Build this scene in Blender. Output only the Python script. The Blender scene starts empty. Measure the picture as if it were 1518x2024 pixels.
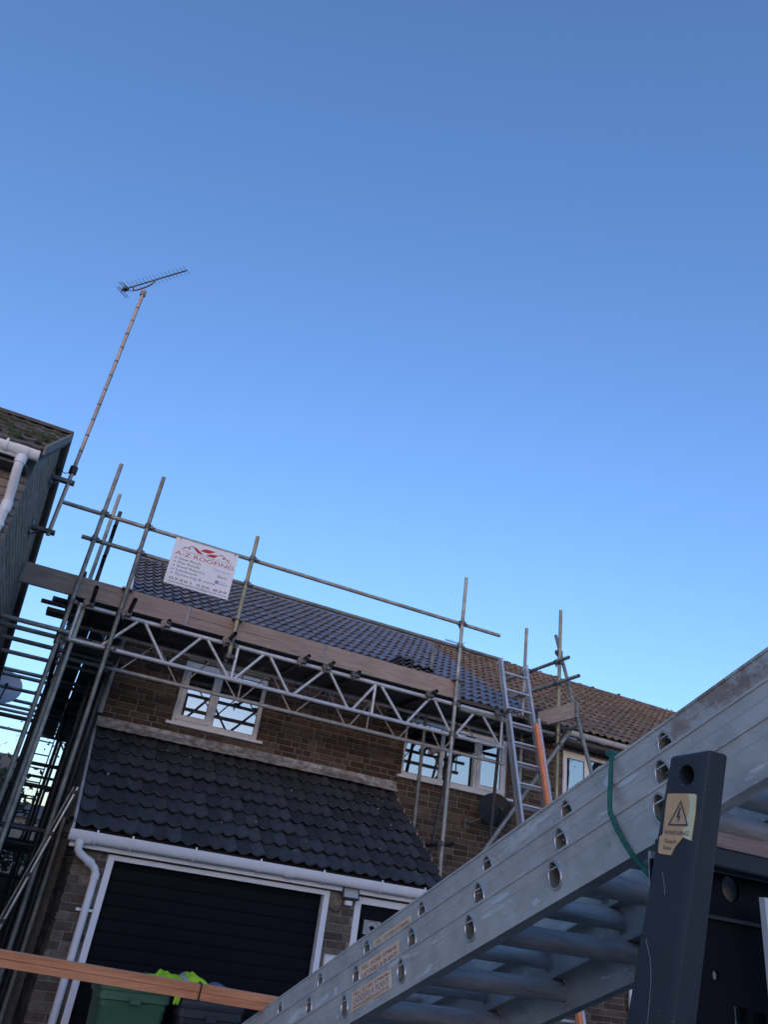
import bpy, math, random
from mathutils import Vector, Matrix
random.seed(7)
sc = bpy.context.scene
col = sc.collection
R = math.radians
V = Vector

# ------------------------------------------------------------------ camera
CAM_H, PITCH, ROLL, YAW, FPX = 1.9, R(28.57), R(8.91), R(20.66), 1466.0
_f = V((math.sin(YAW)*math.cos(PITCH), math.cos(YAW)*math.cos(PITCH), math.sin(PITCH)))
_r0 = V((math.cos(YAW), -math.sin(YAW), 0)); _u0 = _r0.cross(_f)
_r = _r0*math.cos(ROLL) + _u0*math.sin(ROLL)
_u = -_r0*math.sin(ROLL) + _u0*math.cos(ROLL)
cam_d = bpy.data.cameras.new('camera'); cam = bpy.data.objects.new('camera', cam_d); col.objects.link(cam)
m = Matrix((( _r.x, _u.x, -_f.x, 0), (_r.y, _u.y, -_f.y, 0), (_r.z, _u.z, -_f.z, CAM_H), (0, 0, 0, 1)))
cam.matrix_world = m
cam_d.sensor_fit = 'VERTICAL'; cam_d.sensor_height = 36.0; cam_d.lens = 36.0*FPX/2024.0
cam_d.clip_start = 0.05; cam_d.clip_end = 2000
sc.camera = cam

# ------------------------------------------------------------------ sky, sun, exposure
SUN_AZ, SUN_EL = R(203), R(3.5)          # azimuth from +Y towards +X
sun_dir = V((math.sin(SUN_AZ)*math.cos(SUN_EL), math.cos(SUN_AZ)*math.cos(SUN_EL), math.sin(SUN_EL)))
w = bpy.data.worlds.new('World'); sc.world = w; w.use_nodes = True
nt = w.node_tree; bg = nt.nodes['Background']
sky = nt.nodes.new('ShaderNodeTexSky'); sky.sky_type = 'NISHITA'; sky.sun_disc = False
sky.sun_elevation = SUN_EL; sky.sun_rotation = SUN_AZ
sky.air_density = 1.0; sky.dust_density = 0.9; sky.ozone_density = 3.1
tint = nt.nodes.new('ShaderNodeMix'); tint.data_type = 'RGBA'; tint.blend_type = 'MULTIPLY'; tint.inputs[0].default_value = 1.0
tint.inputs[7].default_value = (1.035, .893, 1.0, 1)          # camera white balance
nt.links.new(sky.outputs[0], tint.inputs[6]); nt.links.new(tint.outputs[2], bg.inputs[0]); bg.inputs[1].default_value = 0.15
sl = bpy.data.lights.new('sun', 'SUN'); sl.energy = 0.08; sl.angle = R(6); sl.color = (1, .66, .40)   # dusk: the sun is going down behind the camera
so = bpy.data.objects.new('sun', sl); col.objects.link(so)
so.rotation_euler = sun_dir.to_track_quat('Z', 'Y').to_euler(); so.location = (-20, 5, 15)
sc.view_settings.view_transform = 'Standard'; sc.view_settings.look = 'None'
sc.view_settings.gamma = 1.0; sc.view_settings.use_curve_mapping = False
sc.view_settings.exposure = 2.2
sc.render.engine = 'CYCLES'
sc.cycles.max_bounces = 6; sc.cycles.use_denoising = True

def project(p):
    d = V(p) - V((0, 0, CAM_H)); z = d.dot(_f)
    if z < .05: return None
    return 759 + FPX*d.dot(_r)/z, 1012 - FPX*d.dot(_u)/z, z
def in_view(p, mrg=20):
    q = project(p)
    return q is not None and -mrg < q[0] < 1518+mrg and -mrg < q[1] < 2024+mrg

# ------------------------------------------------------------------ materials
def material(name, c1, c2=None, scale=6.0, rough=.6, metal=0.0, bump=0.0, bscale=None, rand=0.0, stretch=(1, 1, 1),
             spec=.5, c3=None, s3=2.0, t3=.6, detail=5.0, coat=0.0, rough2=None, grad=None, rotx=0.0, c4=None, s4=30.0, t4=.66, a4=.6, stretch4=(1, .15, 1)):
    mt = bpy.data.materials.new(name); mt.use_nodes = True
    n, l = mt.node_tree.nodes, mt.node_tree.links
    b = n['Principled BSDF']; b.inputs['Roughness'].default_value = rough; b.inputs['Metallic'].default_value = metal
    b.inputs['Specular IOR Level'].default_value = spec
    if coat: b.inputs['Coat Weight'].default_value = coat; b.inputs['Coat Roughness'].default_value = .15
    geo = n.new('ShaderNodeNewGeometry')
    mp = n.new('ShaderNodeMapping'); mp.inputs['Scale'].default_value = stretch
    l.new(geo.outputs['Position'], mp.inputs['Vector'])
    if rotx: mp.inputs['Rotation'].default_value = (rotx, 0, 0)
    c2 = c2 or tuple(x*.8 for x in c1)
    ns = n.new('ShaderNodeTexNoise'); ns.inputs['Scale'].default_value = scale; ns.inputs['Detail'].default_value = detail
    ns.inputs['Roughness'].default_value = .62
    l.new(mp.outputs[0], ns.inputs['Vector'])
    ramp = n.new('ShaderNodeValToRGB'); ramp.color_ramp.elements[0].position = .35; ramp.color_ramp.elements[1].position = .65
    ramp.color_ramp.elements[0].color = (*c1, 1); ramp.color_ramp.elements[1].color = (*c2, 1)
    l.new(ns.outputs['Fac'], ramp.inputs['Fac'])
    out = ramp.outputs['Color']
    if c3:
        n3 = n.new('ShaderNodeTexNoise'); n3.inputs['Scale'].default_value = s3; n3.inputs['Detail'].default_value = 8
        n3.inputs['Roughness'].default_value = .7
        l.new(mp.outputs[0], n3.inputs['Vector'])
        r3 = n.new('ShaderNodeValToRGB'); r3.color_ramp.elements[0].position = t3; r3.color_ramp.elements[1].position = min(1, t3+.08)
        l.new(n3.outputs['Fac'], r3.inputs['Fac'])
        mx = n.new('ShaderNodeMix'); mx.data_type = 'RGBA'; fac = r3.outputs['Color']
        if grad:                                   # dirt gathered towards one end of the piece
            sx = n.new('ShaderNodeSeparateXYZ'); l.new(geo.outputs['Position'], sx.inputs[0])
            gm = n.new('ShaderNodeMapRange'); gm.inputs['From Min'].default_value = grad[0]; gm.inputs['From Max'].default_value = grad[1]
            l.new(sx.outputs['Y'], gm.inputs['Value']); mm = n.new('ShaderNodeMath'); mm.operation = 'MULTIPLY'
            l.new(fac, mm.inputs[0]); l.new(gm.outputs[0], mm.inputs[1]); fac = mm.outputs[0]
        l.new(fac, mx.inputs['Factor']); l.new(out, mx.inputs[6]); mx.inputs[7].default_value = (*c3, 1)
        out = mx.outputs[2]
    if c4:                                         # scuffs drawn out along the piece
        m4 = n.new('ShaderNodeMapping'); m4.inputs['Scale'].default_value = stretch4; l.new(mp.outputs[0], m4.inputs['Vector'])
        n4 = n.new('ShaderNodeTexNoise'); n4.inputs['Scale'].default_value = s4; n4.inputs['Detail'].default_value = 9; n4.inputs['Roughness'].default_value = .72
        l.new(m4.outputs[0], n4.inputs['Vector'])
        r4 = n.new('ShaderNodeMapRange'); r4.inputs['From Min'].default_value = t4; r4.inputs['From Max'].default_value = t4+.05; r4.inputs['To Max'].default_value = a4
        l.new(n4.outputs['Fac'], r4.inputs['Value'])
        x4 = n.new('ShaderNodeMix'); x4.data_type = 'RGBA'; l.new(r4.outputs[0], x4.inputs['Factor']); l.new(out, x4.inputs[6]); x4.inputs[7].default_value = (*c4, 1)
        out = x4.outputs[2]
    if rand:
        oi = n.new('ShaderNodeObjectInfo'); ad = n.new('ShaderNodeMath'); ad.operation = 'ADD'
        l.new(oi.outputs['Random'], ad.inputs[0]); l.new(geo.outputs['Random Per Island'], ad.inputs[1])
        fr = n.new('ShaderNodeMath'); fr.operation = 'FRACT'; l.new(ad.outputs[0], fr.inputs[0])
        mr = n.new('ShaderNodeMapRange'); mr.inputs['To Min'].default_value = 1-rand; mr.inputs['To Max'].default_value = 1+rand
        l.new(fr.outputs[0], mr.inputs['Value'])
        hs = n.new('ShaderNodeHueSaturation'); l.new(mr.outputs[0], hs.inputs['Value']); l.new(out, hs.inputs['Color'])
        out = hs.outputs[0]
    l.new(out, b.inputs['Base Color'])
    if rough2 is not None:
        rr = n.new('ShaderNodeMapRange'); rr.inputs['To Min'].default_value = rough; rr.inputs['To Max'].default_value = rough2
        l.new(ns.outputs['Fac'], rr.inputs['Value']); l.new(rr.outputs[0], b.inputs['Roughness'])
    if bump:
        nb = n.new('ShaderNodeTexNoise'); nb.inputs['Scale'].default_value = bscale or scale*3; nb.inputs['Detail'].default_value = 4
        l.new(mp.outputs[0], nb.inputs['Vector'])
        bp = n.new('ShaderNodeBump'); bp.inputs['Strength'].default_value = bump; bp.inputs['Distance'].default_value = .01
        l.new(nb.outputs['Fac'], bp.inputs['Height']); l.new(bp.outputs[0], b.inputs['Normal'])
    return mt

def brick_material(name, stops):
    mt = bpy.data.materials.new(name); mt.use_nodes = True
    n, l = mt.node_tree.nodes, mt.node_tree.links
    b = n['Principled BSDF']; b.inputs['Roughness'].default_value = .9; b.inputs['Specular IOR Level'].default_value = .2
    geo = n.new('ShaderNodeNewGeometry'); oi = n.new('ShaderNodeObjectInfo')
    ad = n.new('ShaderNodeMath'); ad.operation = 'ADD'; l.new(oi.outputs['Random'], ad.inputs[0]); l.new(geo.outputs['Random Per Island'], ad.inputs[1])
    fr = n.new('ShaderNodeMath'); fr.operation = 'FRACT'; l.new(ad.outputs[0], fr.inputs[0])
    rp = n.new('ShaderNodeValToRGB'); rp.color_ramp.interpolation = 'LINEAR'
    e = rp.color_ramp.elements
    e[0].position = 0; e[0].color = (*stops[0], 1); e[1].position = 1; e[1].color = (*stops[-1], 1)
    for i, c in enumerate(stops[1:-1]):
        x = e.new((i+1)/(len(stops)-1)); x.color = (*c, 1)
    l.new(fr.outputs[0], rp.inputs['Fac'])
    ns = n.new('ShaderNodeTexNoise'); ns.inputs['Scale'].default_value = 28; ns.inputs['Detail'].default_value = 6; ns.inputs['Roughness'].default_value = .7
    l.new(geo.outputs['Position'], ns.inputs['Vector'])
    mr = n.new('ShaderNodeMapRange'); mr.inputs['From Min'].default_value = .3; mr.inputs['From Max'].default_value = .7
    mr.inputs['To Min'].default_value = .6; mr.inputs['To Max'].default_value = 1.35
    l.new(ns.outputs['Fac'], mr.inputs['Value'])
    hs = n.new('ShaderNodeHueSaturation'); l.new(rp.outputs[0], hs.inputs['Color']); l.new(mr.outputs[0], hs.inputs['Value'])
    l.new(hs.outputs[0], b.inputs['Base Color'])
    nb = n.new('ShaderNodeTexNoise'); nb.inputs['Scale'].default_value = 120; l.new(geo.outputs['Position'], nb.inputs['Vector'])
    bp = n.new('ShaderNodeBump'); bp.inputs['Strength'].default_value = .5; bp.inputs['Distance'].default_value = .004
    l.new(nb.outputs['Fac'], bp.inputs['Height']); l.new(bp.outputs[0], b.inputs['Normal'])
    return mt

def glass_material(name, gloss=.5, tint=(.85, .92, 1)):
    mt = bpy.data.materials.new(name); mt.use_nodes = True
    n, l = mt.node_tree.nodes, mt.node_tree.links
    n.remove(n['Principled BSDF']); o = n['Material Output']
    t = n.new('ShaderNodeBsdfTransparent'); t.inputs[0].default_value = (.55, .6, .6, 1)
    g = n.new('ShaderNodeBsdfGlossy'); g.inputs['Roughness'].default_value = .015; g.inputs['Color'].default_value = (*tint, 1)
    geo = n.new('ShaderNodeNewGeometry')
    nb = n.new('ShaderNodeTexNoise'); nb.inputs['Scale'].default_value = 2.2; l.new(geo.outputs['Position'], nb.inputs['Vector'])
    bp = n.new('ShaderNodeBump'); bp.inputs['Strength'].default_value = .08; bp.inputs['Distance'].default_value = .01
    l.new(nb.outputs['Fac'], bp.inputs['Height']); l.new(bp.outputs[0], g.inputs['Normal'])
    mx = n.new('ShaderNodeMixShader'); mx.inputs[0].default_value = gloss
    l.new(t.outputs[0], mx.inputs[1]); l.new(g.outputs[0], mx.inputs[2]); l.new(mx.outputs[0], o.inputs[0])
    return mt

MT = dict(
 tube=material('galvanised_tube', (.36, .365, .32), (.20, .21, .185), 9, .45, .35, .15, c3=(.34, .26, .16), s3=4.5, t3=.62, rough2=.65, rand=.3, c4=(.62, .60, .55), s4=14, t4=.64, a4=.7, stretch4=(1, 1, 1)),
 tube_dark=material('dark_tube', (.075, .075, .08), (.045, .042, .042), 12, .6, .4, .2, rand=.3),  # much darker grey than the galvanised tube
 bore=material('brown_rung_bore', (.30, .265, .215), (.19, .17, .14), 30, .7, .1),  # inside of the rungs coloured darker and browner than the outside
 tube_yellow=material('yellowed_tube', (.40, .36, .22), (.25, .235, .16), 9, .5, .3, .15, c3=(.20, .19, .16), s3=5, t3=.6),
 alu=material('aluminium_lattice', (.66, .66, .65), (.50, .50, .49), 10, .42, .35, .1, rough2=.55, rand=.08),
 coupler=material('steel_coupler', (.10, .09, .085), (.20, .19, .18), 40, .5, .6, .2, rand=.3),
 board=material('scaffold_board', (.41, .315, .255), (.28, .215, .175), 3, .85, 0, .35, stretch=(1, 8, 8), c3=(.13, .095, .075), s3=2.0, t3=.64, rand=.18, c4=(.55, .50, .45), s4=7, t4=.66, a4=.7, stretch4=(1, .3, .3)),
 board_tan=material('lightened_board', (.66, .48, .35), (.50, .36, .265), 4, .85, 0, .35, stretch=(8, 1, 8), c3=(.22, .15, .11), s3=2.4, t3=.64),  # board colour raised to offset the weak light on the end board's face
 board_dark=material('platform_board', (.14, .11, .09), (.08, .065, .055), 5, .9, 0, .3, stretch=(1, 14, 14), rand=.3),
 end_band=material('board_end_band', (.30, .29, .27), (.2, .18, .16), 20, .5, .6),
 batten=material('treated_batten', (.82, .34, .15), (.60, .22, .09), 3, .8, 0, .35, stretch=(1.2, 26, 26), c3=(.36, .115, .05), s3=2.2, t3=.62, detail=8),
 pole_wood=material('red_softwood', (.88, .30, .13), (.76, .24, .10), 5, .7, 0, .2, stretch=(10, 10, 1.5)),
 pvc=material('white_upvc', (.84, .85, .86), (.78, .79, .80), 3, .35, 0, 0, c3=(.56, .56, .53), s3=5, t3=.72),
 pvc_grey=material('weathered_grey_upvc', (.52, .51, .49), (.40, .39, .38), 4, .5, 0, 0, c3=(.24, .23, .2), s3=5, t3=.62),
 fascia_dark=material('brown_fascia', (.10, .085, .08), (.07, .06, .055), 5, .6),
 tile_dark=material('anthracite_concrete_tile', (.070, .075, .084), (.050, .054, .062), 14, .42, 0, .25, 90, rand=.32, spec=.5, rough2=.58, c3=(.115, .12, .12), s3=6, t3=.66),
 tile_new=material('new_slate_tile', (.165, .175, .21), (.13, .138, .168), 14, .38, 0, .2, 90, rand=.2, spec=.6, rough2=.5),
 tile_brown=material('weathered_brown_tile', (.255, .188, .138), (.175, .132, .10), 9, .9, 0, .35, 60, rand=.26, c3=(.125, .11, .092), s3=3, t3=.56, spec=.2),
 tile_mossy=material('mossy_old_tile', (.15, .12, .10), (.095, .08, .068), 8, .9, 0, .4, 50, rand=.3, c3=(.09, .095, .05), s3=6, t3=.54),
 moss=material('moss', (.075, .08, .03), (.05, .052, .02), 20, 1, 0, .8, 60, rand=.3, c3=(.13, .125, .05), s3=8, t3=.6),
 mortar=material('grey_mortar', (.26, .245, .215), (.18, .17, .15), 12, .95, 0, .4, 60),
 verge_mortar=material('pink_verge_mortar', (.70, .45, .33), (.55, .34, .25), 14, .95, 0, .5, 70),
 lead=material('stained_lead', (.52, .50, .48), (.15, .14, .13), 11, .5, 0, .35, 20, c3=(.30, .19, .11), s3=7, t3=.54, rand=.25, rough2=.7, stretch=(1, 1, 1.6)),
 black_door=material('black_door_paint', (.004, .005, .008), (.006, .007, .010), 3, .55, spec=.12),
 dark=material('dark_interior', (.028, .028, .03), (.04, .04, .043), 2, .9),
 blind=material('pale_blind', (.62, .64, .64), (.55, .57, .58), 3, .6),
 ladder=material('worn_ladder_aluminium', (.55, .525, .485), (.41, .39, .36), 14, .5, .15, .12, 60, c3=(.24, .22, .20), s3=16, t3=.64, rough2=.62, rotx=R(21.9), c4=(.82, .80, .76), s4=26, t4=.585, a4=.6),
 ladder_dirty=material('dirty_ladder_aluminium', (.55, .525, .485), (.42, .40, .37), 16, .52, .15, .2, 60, c3=(.27, .19, .145), s3=11, t3=.53, rough2=.66, grad=(1.30, .72), rotx=R(21.9), c4=(.80, .78, .74), s4=26, t4=.60, a4=.5),
 rung=material('rung_aluminium', (.62, .60, .57), (.40, .385, .365), 22, .5, .15, .3, 120, stretch=(.4, 3, 3), c3=(.13, .12, .11), s3=14, t3=.66),
 rim=material('bright_rim_aluminium', (.72, .72, .70), (.55, .55, .53), 30, .3, .8),
 ladder_new=material('access_ladder_aluminium', (.66, .655, .65), (.54, .535, .53), 8, .35, .45, rand=.05),
 post=material('slate_grey_powder_coat', (.047, .053, .064), (.038, .044, .053), 7, .5, 0, .03, 220, spec=.3, c3=(.06, .067, .078), s3=9, t3=.66, c4=(.16, .165, .17), s4=60, t4=.70, a4=.5, stretch4=(1, 1, .4)),
 panel=material('black_headboard_paint', (.008, .010, .014), (.011, .013, .018), 4, .8, spec=.12),
 wood_strip=material('faded_pink_timber', (.40, .29, .27), (.30, .21, .195), 5, .85, 0, .3, stretch=(2, 16, 16), c3=(.15, .11, .1), s3=5, t3=.68),
 rope=material('green_string', (.025, .17, .115), (.015, .11, .075), 60, .7, 0, .6, 200),
 tie=material('black_cable_tie', (.012, .012, .012), (.02, .02, .02), 5, .4),
 green_bin=material('green_bin_plastic', (.062, .15, .075), (.05, .12, .062), 4, .5, 0, .1, 80, c3=(.15, .19, .14), s3=7, t3=.7),
 black_bin=material('charcoal_bin_plastic', (.035, .038, .044), (.028, .03, .036), 4, .45, 0, .1, 80, c3=(.12, .13, .14), s3=8, t3=.7),
 hivis=material('hi_vis_yellow_fabric', (.44, .70, .02), (.30, .55, .02), 5, .8, 0, .2, 60),
 grey_cloth=material('grey_blue_cloth', (.16, .20, .26), (.11, .135, .18), 6, .9, 0, .3, 80),
 reflective=material('silver_tape', (.42, .44, .45), (.34, .36, .37), 10, .4),
 sign=material('white_sign_board', (.80, .82, .86), (.77, .79, .83), 2, .4),
 red=material('red_print', (.50, .025, .03), (.44, .02, .03), 4, .5),
 dark_red=material('dark_red_print', (.20, .03, .06), (.16, .03, .06), 4, .5),
 ink=material('dark_print', (.06, .07, .13), (.05, .06, .11), 4, .5),
 blue=material('blue_print', (.02, .06, .30), (.02, .05, .26), 4, .5),
 blue_pale=material('pale_blue_print', (.25, .42, .62), (.22, .38, .58), 4, .5),
 teal=material('teal_print', (.03, .16, .22), (.03, .14, .2), 4, .5),
 sticker=material('faded_cream_label', (.86, .60, .40), (.78, .52, .34), 30, .6, c3=(.84, .74, .58), s3=14, t3=.6),
 sticker_ink=material('faded_red_brown_print', (.32, .12, .09), (.24, .10, .08), 40, .6),
 sticker_purple=material('faded_purple_print', (.22, .19, .36), (.32, .28, .40), 40, .6),
 warn=material('faded_amber_label', (.82, .50, .26), (.74, .43, .21), 20, .6),
 warn_pale=material('pale_yellow_label', (.86, .78, .46), (.80, .72, .42), 20, .6),
 warn_ink=material('label_ink', (.09, .075, .09), (.12, .10, .11), 20, .6),
 dish_dark=material('dark_grey_dish', (.026, .030, .034), (.02, .024, .028), 5, .5, spec=.25),
 dish_pale=material('pale_grey_dish', (.70, .70, .72), (.62, .62, .64), 5, .5),
 mast=material('galvanised_mast', (.52, .42, .34), (.32, .27, .235), 10, .45, .4, stretch=(1, 1, .3)),
 aerial=material('dull_aerial_metal', (.20, .20, .21), (.13, .13, .14), 10, .5, .5),
 black_plastic=material('black_plastic', (.014, .014, .016), (.02, .02, .022), 6, .45),
 lens=material('floodlight_lens', (.42, .46, .44), (.36, .40, .38), 8, .25),
 render_wall=material('plain_brick_core', (.15, .125, .10), (.11, .09, .075), 14, .9),
 ground=material('driveway_concrete', (.36, .335, .29), (.27, .25, .22), 2.5, .95, 0, .4, 20),
 bark=material('bark', (.075, .06, .045), (.05, .04, .03), 10, .95, 0, .5, 40),
 leaf=material('leaf_green', (.035, .05, .02), (.02, .03, .012), 3, .7, rand=.4),
 fence=material('dark_fence_wood', (.075, .06, .045), (.05, .04, .03), 6, .9, rand=.3),
 hedge=material('hedge_leaf', (.035, .055, .02), (.02, .032, .012), 3, .8, rand=.4),
 white_paint=material('white_vehicle_paint', (.75, .77, .80), (.72, .74, .77), 3, .3),
 steel_bright=material('bright_steel_pole', (.60, .62, .62), (.45, .47, .47), 8, .3, .7),
)
MT['brick'] = brick_material('brown_brick', [(.055, .037, .03), (.105, .066, .046), (.08, .053, .04), (.14, .095, .066), (.062, .042, .034), (.165, .12, .085), (.095, .068, .052)])
MT['brick_garage'] = brick_material('buff_brown_brick', [(.075, .056, .046), (.155, .122, .09), (.10, .076, .06), (.20, .162, .12), (.08, .06, .05), (.235, .20, .155), (.125, .098, .077)])
MT['brick_gable'] = brick_material('grey_brown_brick', [(.22, .18, .145), (.28, .23, .185), (.245, .20, .165), (.32, .265, .215)])
MT['glass'] = glass_material('window_glass', .46, (.92, .89, .86))
MT['glass_mirror'] = glass_material('cab_glass', .9)

# ------------------------------------------------------------------ mesh helpers
ORIGIN = {}
def tag(o, label=None, cat=None, group=None, kind=None):
    if label: o['label'] = label
    if cat: o['category'] = cat
    if group: o['group'] = group
    if kind: o['kind'] = kind
    return o
def thing(name, label, cat, loc=(0, 0, 0), group=None):
    o = bpy.data.objects.new(name, None); o.empty_display_size = .1; col.objects.link(o); o.location = loc
    ORIGIN[o.name] = V(loc)
    return tag(o, label, cat, group)
def place(name, mesh, parent=None, mw=None):
    """link a (shared) mesh; mw = matrix in world space"""
    o = bpy.data.objects.new(name, mesh); col.objects.link(o)
    org = V((0, 0, 0))
    if parent is not None:
        o.parent = parent; org = ORIGIN[parent.name]
    mw = mw or Matrix.Identity(4)
    o.matrix_basis = Matrix.Translation(-org) @ mw
    ORIGIN[o.name] = mw.to_translation()
    return o
class MB:
    def __init__(s): s.v = []; s.f = []
    def add(s, vs, fs):
        b = len(s.v); s.v += [tuple(x) for x in vs]; s.f += [tuple(i+b for i in f) for f in fs]; return s
    def box(s, a, b):
        (x0, y0, z0), (x1, y1, z1) = a, b
        return s.add([(x0,y0,z0),(x1,y0,z0),(x1,y1,z0),(x0,y1,z0),(x0,y0,z1),(x1,y0,z1),(x1,y1,z1),(x0,y1,z1)],
                     [(0,3,2,1),(4,5,6,7),(0,1,5,4),(1,2,6,5),(2,3,7,6),(3,0,4,7)])
    def obox(s, c, ax, ay, az):
        c, ax, ay, az = V(c), V(ax), V(ay), V(az)
        vs = [c+ax*i+ay*j+az*k for k in (-1, 1) for j in (-1, 1) for i in (-1, 1)]
        return s.add(vs, [(0,2,3,1),(4,5,7,6),(0,1,5,4),(1,3,7,5),(3,2,6,7),(2,0,4,6)])
    def tube(s, p0, p1, r, n=12, hollow=0.0, r1=None):
        p0, p1 = V(p0), V(p1); d = (p1-p0).normalized(); r1 = r if r1 is None else r1
        a = d.orthogonal().normalized(); b = d.cross(a)
        ring = lambda p, q: [p+(a*math.cos(t*2*math.pi/n)+b*math.sin(t*2*math.pi/n))*q for t in range(n)]
        vs = ring(p0, r)+ring(p1, r1); fs = [(i, (i+1) % n, n+(i+1) % n, n+i) for i in range(n)]
        if hollow:
            q = r*.84; L = min(hollow, (p1-p0).length*.45)
            vs += ring(p0, q)+ring(p0+d*L, q)+ring(p1, q)+ring(p1-d*L, q)
            for i in range(n):
                j = (i+1) % n
                fs += [(j, i, 2*n+i, 2*n+j), (2*n+j, 2*n+i, 3*n+i, 3*n+j), (n+i, n+j, 4*n+j, 4*n+i), (4*n+i, 4*n+j, 5*n+j, 5*n+i)]
            fs += [tuple(3*n+i for i in range(n))[::-1], tuple(5*n+i for i in range(n))]
        else:
            fs += [tuple(range(n))[::-1], tuple(range(n, 2*n))]
        return s.add(vs, fs)
    def path(s, pts, r, n=10):
        pts = [V(p) for p in pts]; vs = []; fs = []; a = None
        for i, p in enumerate(pts):
            d = (pts[min(i+1, len(pts)-1)]-pts[max(i-1, 0)]).normalized()
            a = d.orthogonal().normalized() if a is None else (a-d*a.dot(d)).normalized()
            b = d.cross(a)
            rr = r[i] if isinstance(r, (list, tuple)) else r
            vs += [p+(a*math.cos(t*2*math.pi/n)+b*math.sin(t*2*math.pi/n))*rr for t in range(n)]
            if i:
                o = (i-1)*n; fs += [(o+t, o+(t+1) % n, o+n+(t+1) % n, o+n+t) for t in range(n)]
        fs += [tuple(range(n))[::-1], tuple(range((len(pts)-1)*n, len(pts)*n))]
        return s.add(vs, fs)
    def prism(s, poly, ext):
        poly = [V(p) for p in poly]; ext = V(ext); n = len(poly)
        vs = poly+[p+ext for p in poly]
        fs = [tuple(range(n))[::-1], tuple(range(n, 2*n))]+[(i, (i+1) % n, n+(i+1) % n, n+i) for i in range(n)]
        return s.add(vs, fs)
    def poly(s, pts): return s.add(pts, [tuple(range(len(pts)))])
    def mesh(s, name, mat, smooth=None, org=V((0, 0, 0))):
        me = bpy.data.meshes.new(name); me.from_pydata([tuple(V(p)-org) for p in s.v], [], s.f); me.update()
        if mat: me.materials.append(MT[mat] if isinstance(mat, str) else mat)
        if smooth is not None:
            for p in me.polygons: p.use_smooth = True
            me.set_sharp_from_angle(angle=R(smooth))
        return me
    def build(s, name, mat, parent=None, smooth=None):
        org = ORIGIN[parent.name] if parent is not None else V((0, 0, 0))
        o = bpy.data.objects.new(name, s.mesh(name, mat, smooth, org)); col.objects.link(o)
        if parent is not None: o.parent = parent
        ORIGIN[o.name] = V(org)
        return o
def tubeobj(name, p0, p1, parent, mat='tube', r=.02415, n=12, hollow=.12):
    return MB().tube(p0, p1, r, n, hollow).build(name, mat, parent, 40)
def boxobj(name, a, b, mat, parent=None): return MB().box(a, b).build(name, mat, parent)
def bevel(o, wd=.004, seg=2):
    md = o.modifiers.new('bevel', 'BEVEL'); md.width = wd; md.segments = seg; md.limit_method = 'ANGLE'; md.angle_limit = R(40)
    return o
def text_mesh(txt, size, mat, extrude=0.0, shear=0.0, sx=1.0):
    cu = bpy.data.curves.new('t', 'FONT'); cu.body = txt; cu.size = size; cu.extrude = extrude; cu.shear = shear
    cu.resolution_u = 3
    o = bpy.data.objects.new('t', cu); col.objects.link(o)
    dg = bpy.context.evaluated_depsgraph_get()
    me = bpy.data.meshes.new_from_object(o.evaluated_get(dg)); bpy.data.objects.remove(o)
    for v in me.vertices: v.co.x *= sx
    me.materials.clear(); me.materials.append(MT[mat]); return me
def fit_text(txt, width, height, mat, shear=0.0):
    """text mesh scaled so that its bounds are width x height, lower left at 0,0"""
    me = text_mesh(txt, 1.0, mat, shear=shear)
    xs = [v.co.x for v in me.vertices]; ys = [v.co.y for v in me.vertices]
    x0, x1, y0, y1 = min(xs), max(xs), min(ys), max(ys)
    for v in me.vertices:
        v.co.x = (v.co.x-x0)/(x1-x0)*width; v.co.y = (v.co.y-y0)/(y1-y0)*height
    return me
def frame_matrix(o, ax, ay, az):
    ax, ay, az = V(ax), V(ay), V(az)
    return Matrix(((ax.x, ay.x, az.x, o[0]), (ax.y, ay.y, az.y, o[1]), (ax.z, ay.z, az.z, o[2]), (0, 0, 0, 1)))

# ------------------------------------------------------------------ layout numbers (metres)
YG, YM, YS, YB = 8.0, 9.6, 8.15, 9.03       # garage front, house wall, outer scaffold, inner scaffold
GZ = .08                                    # ground
XL, XP, XR = .44, 6.42, 30.0                # house left side, party line, far end
EAVE_Y, EAVE_Z, RIDGE_Y, PITCH_T = 9.25, 4.78, 13.2, .561
RIDGE_Z = EAVE_Z+(RIDGE_Y-EAVE_Y)*PITCH_T

# ------------------------------------------------------------------ setting
g = MB(); N = 24; S = 600
vs = [(-S+2*S*i/N, -S+2*S*j/N, GZ) for j in range(N+1) for i in range(N+1)]
fs = [(j*(N+1)+i, j*(N+1)+i+1, (j+1)*(N+1)+i+1, (j+1)*(N+1)+i) for j in range(N) for i in range(N)]
tag(g.add(vs, fs).build('ground', 'ground'), kind='structure')

# ------------------------------------------------------------------ bricks
BRICKS = {}
def brick_mesh(wd, mat):
    k = (round(wd, 3), mat)
    if k not in BRICKS:
        h, dp, ch = .065, .012, .004
        vs = [(0,0,0),(wd,0,0),(wd,h,0),(0,h,0),(ch,ch,dp),(wd-ch,ch,dp),(wd-ch,h-ch,dp),(ch,h-ch,dp)]
        me = bpy.data.meshes.new('brick'); me.from_pydata(vs, [], [(4,5,6,7),(0,1,5,4),(1,2,6,5),(2,3,7,6),(3,0,4,7)]); me.update()
        me.materials.append(MT[mat]); BRICKS[k] = me
    return BRICKS[k]
def rects_without(x0, x1, z0, z1, holes):
    xs = sorted({x0, x1, *[min(max(h[i], x0), x1) for h in holes for i in (0, 1)]})
    zs = sorted({z0, z1, *[min(max(h[i], z0), z1) for h in holes for i in (2, 3)]})
    for a, b in zip(xs, xs[1:]):
        for c, d in zip(zs, zs[1:]):
            if b-a < 1e-4 or d-c < 1e-4: continue
            if any(h[0] <= (a+b)/2 <= h[1] and h[2] <= (c+d)/2 <= h[3] for h in holes): continue
            yield a, b, c, d
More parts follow.
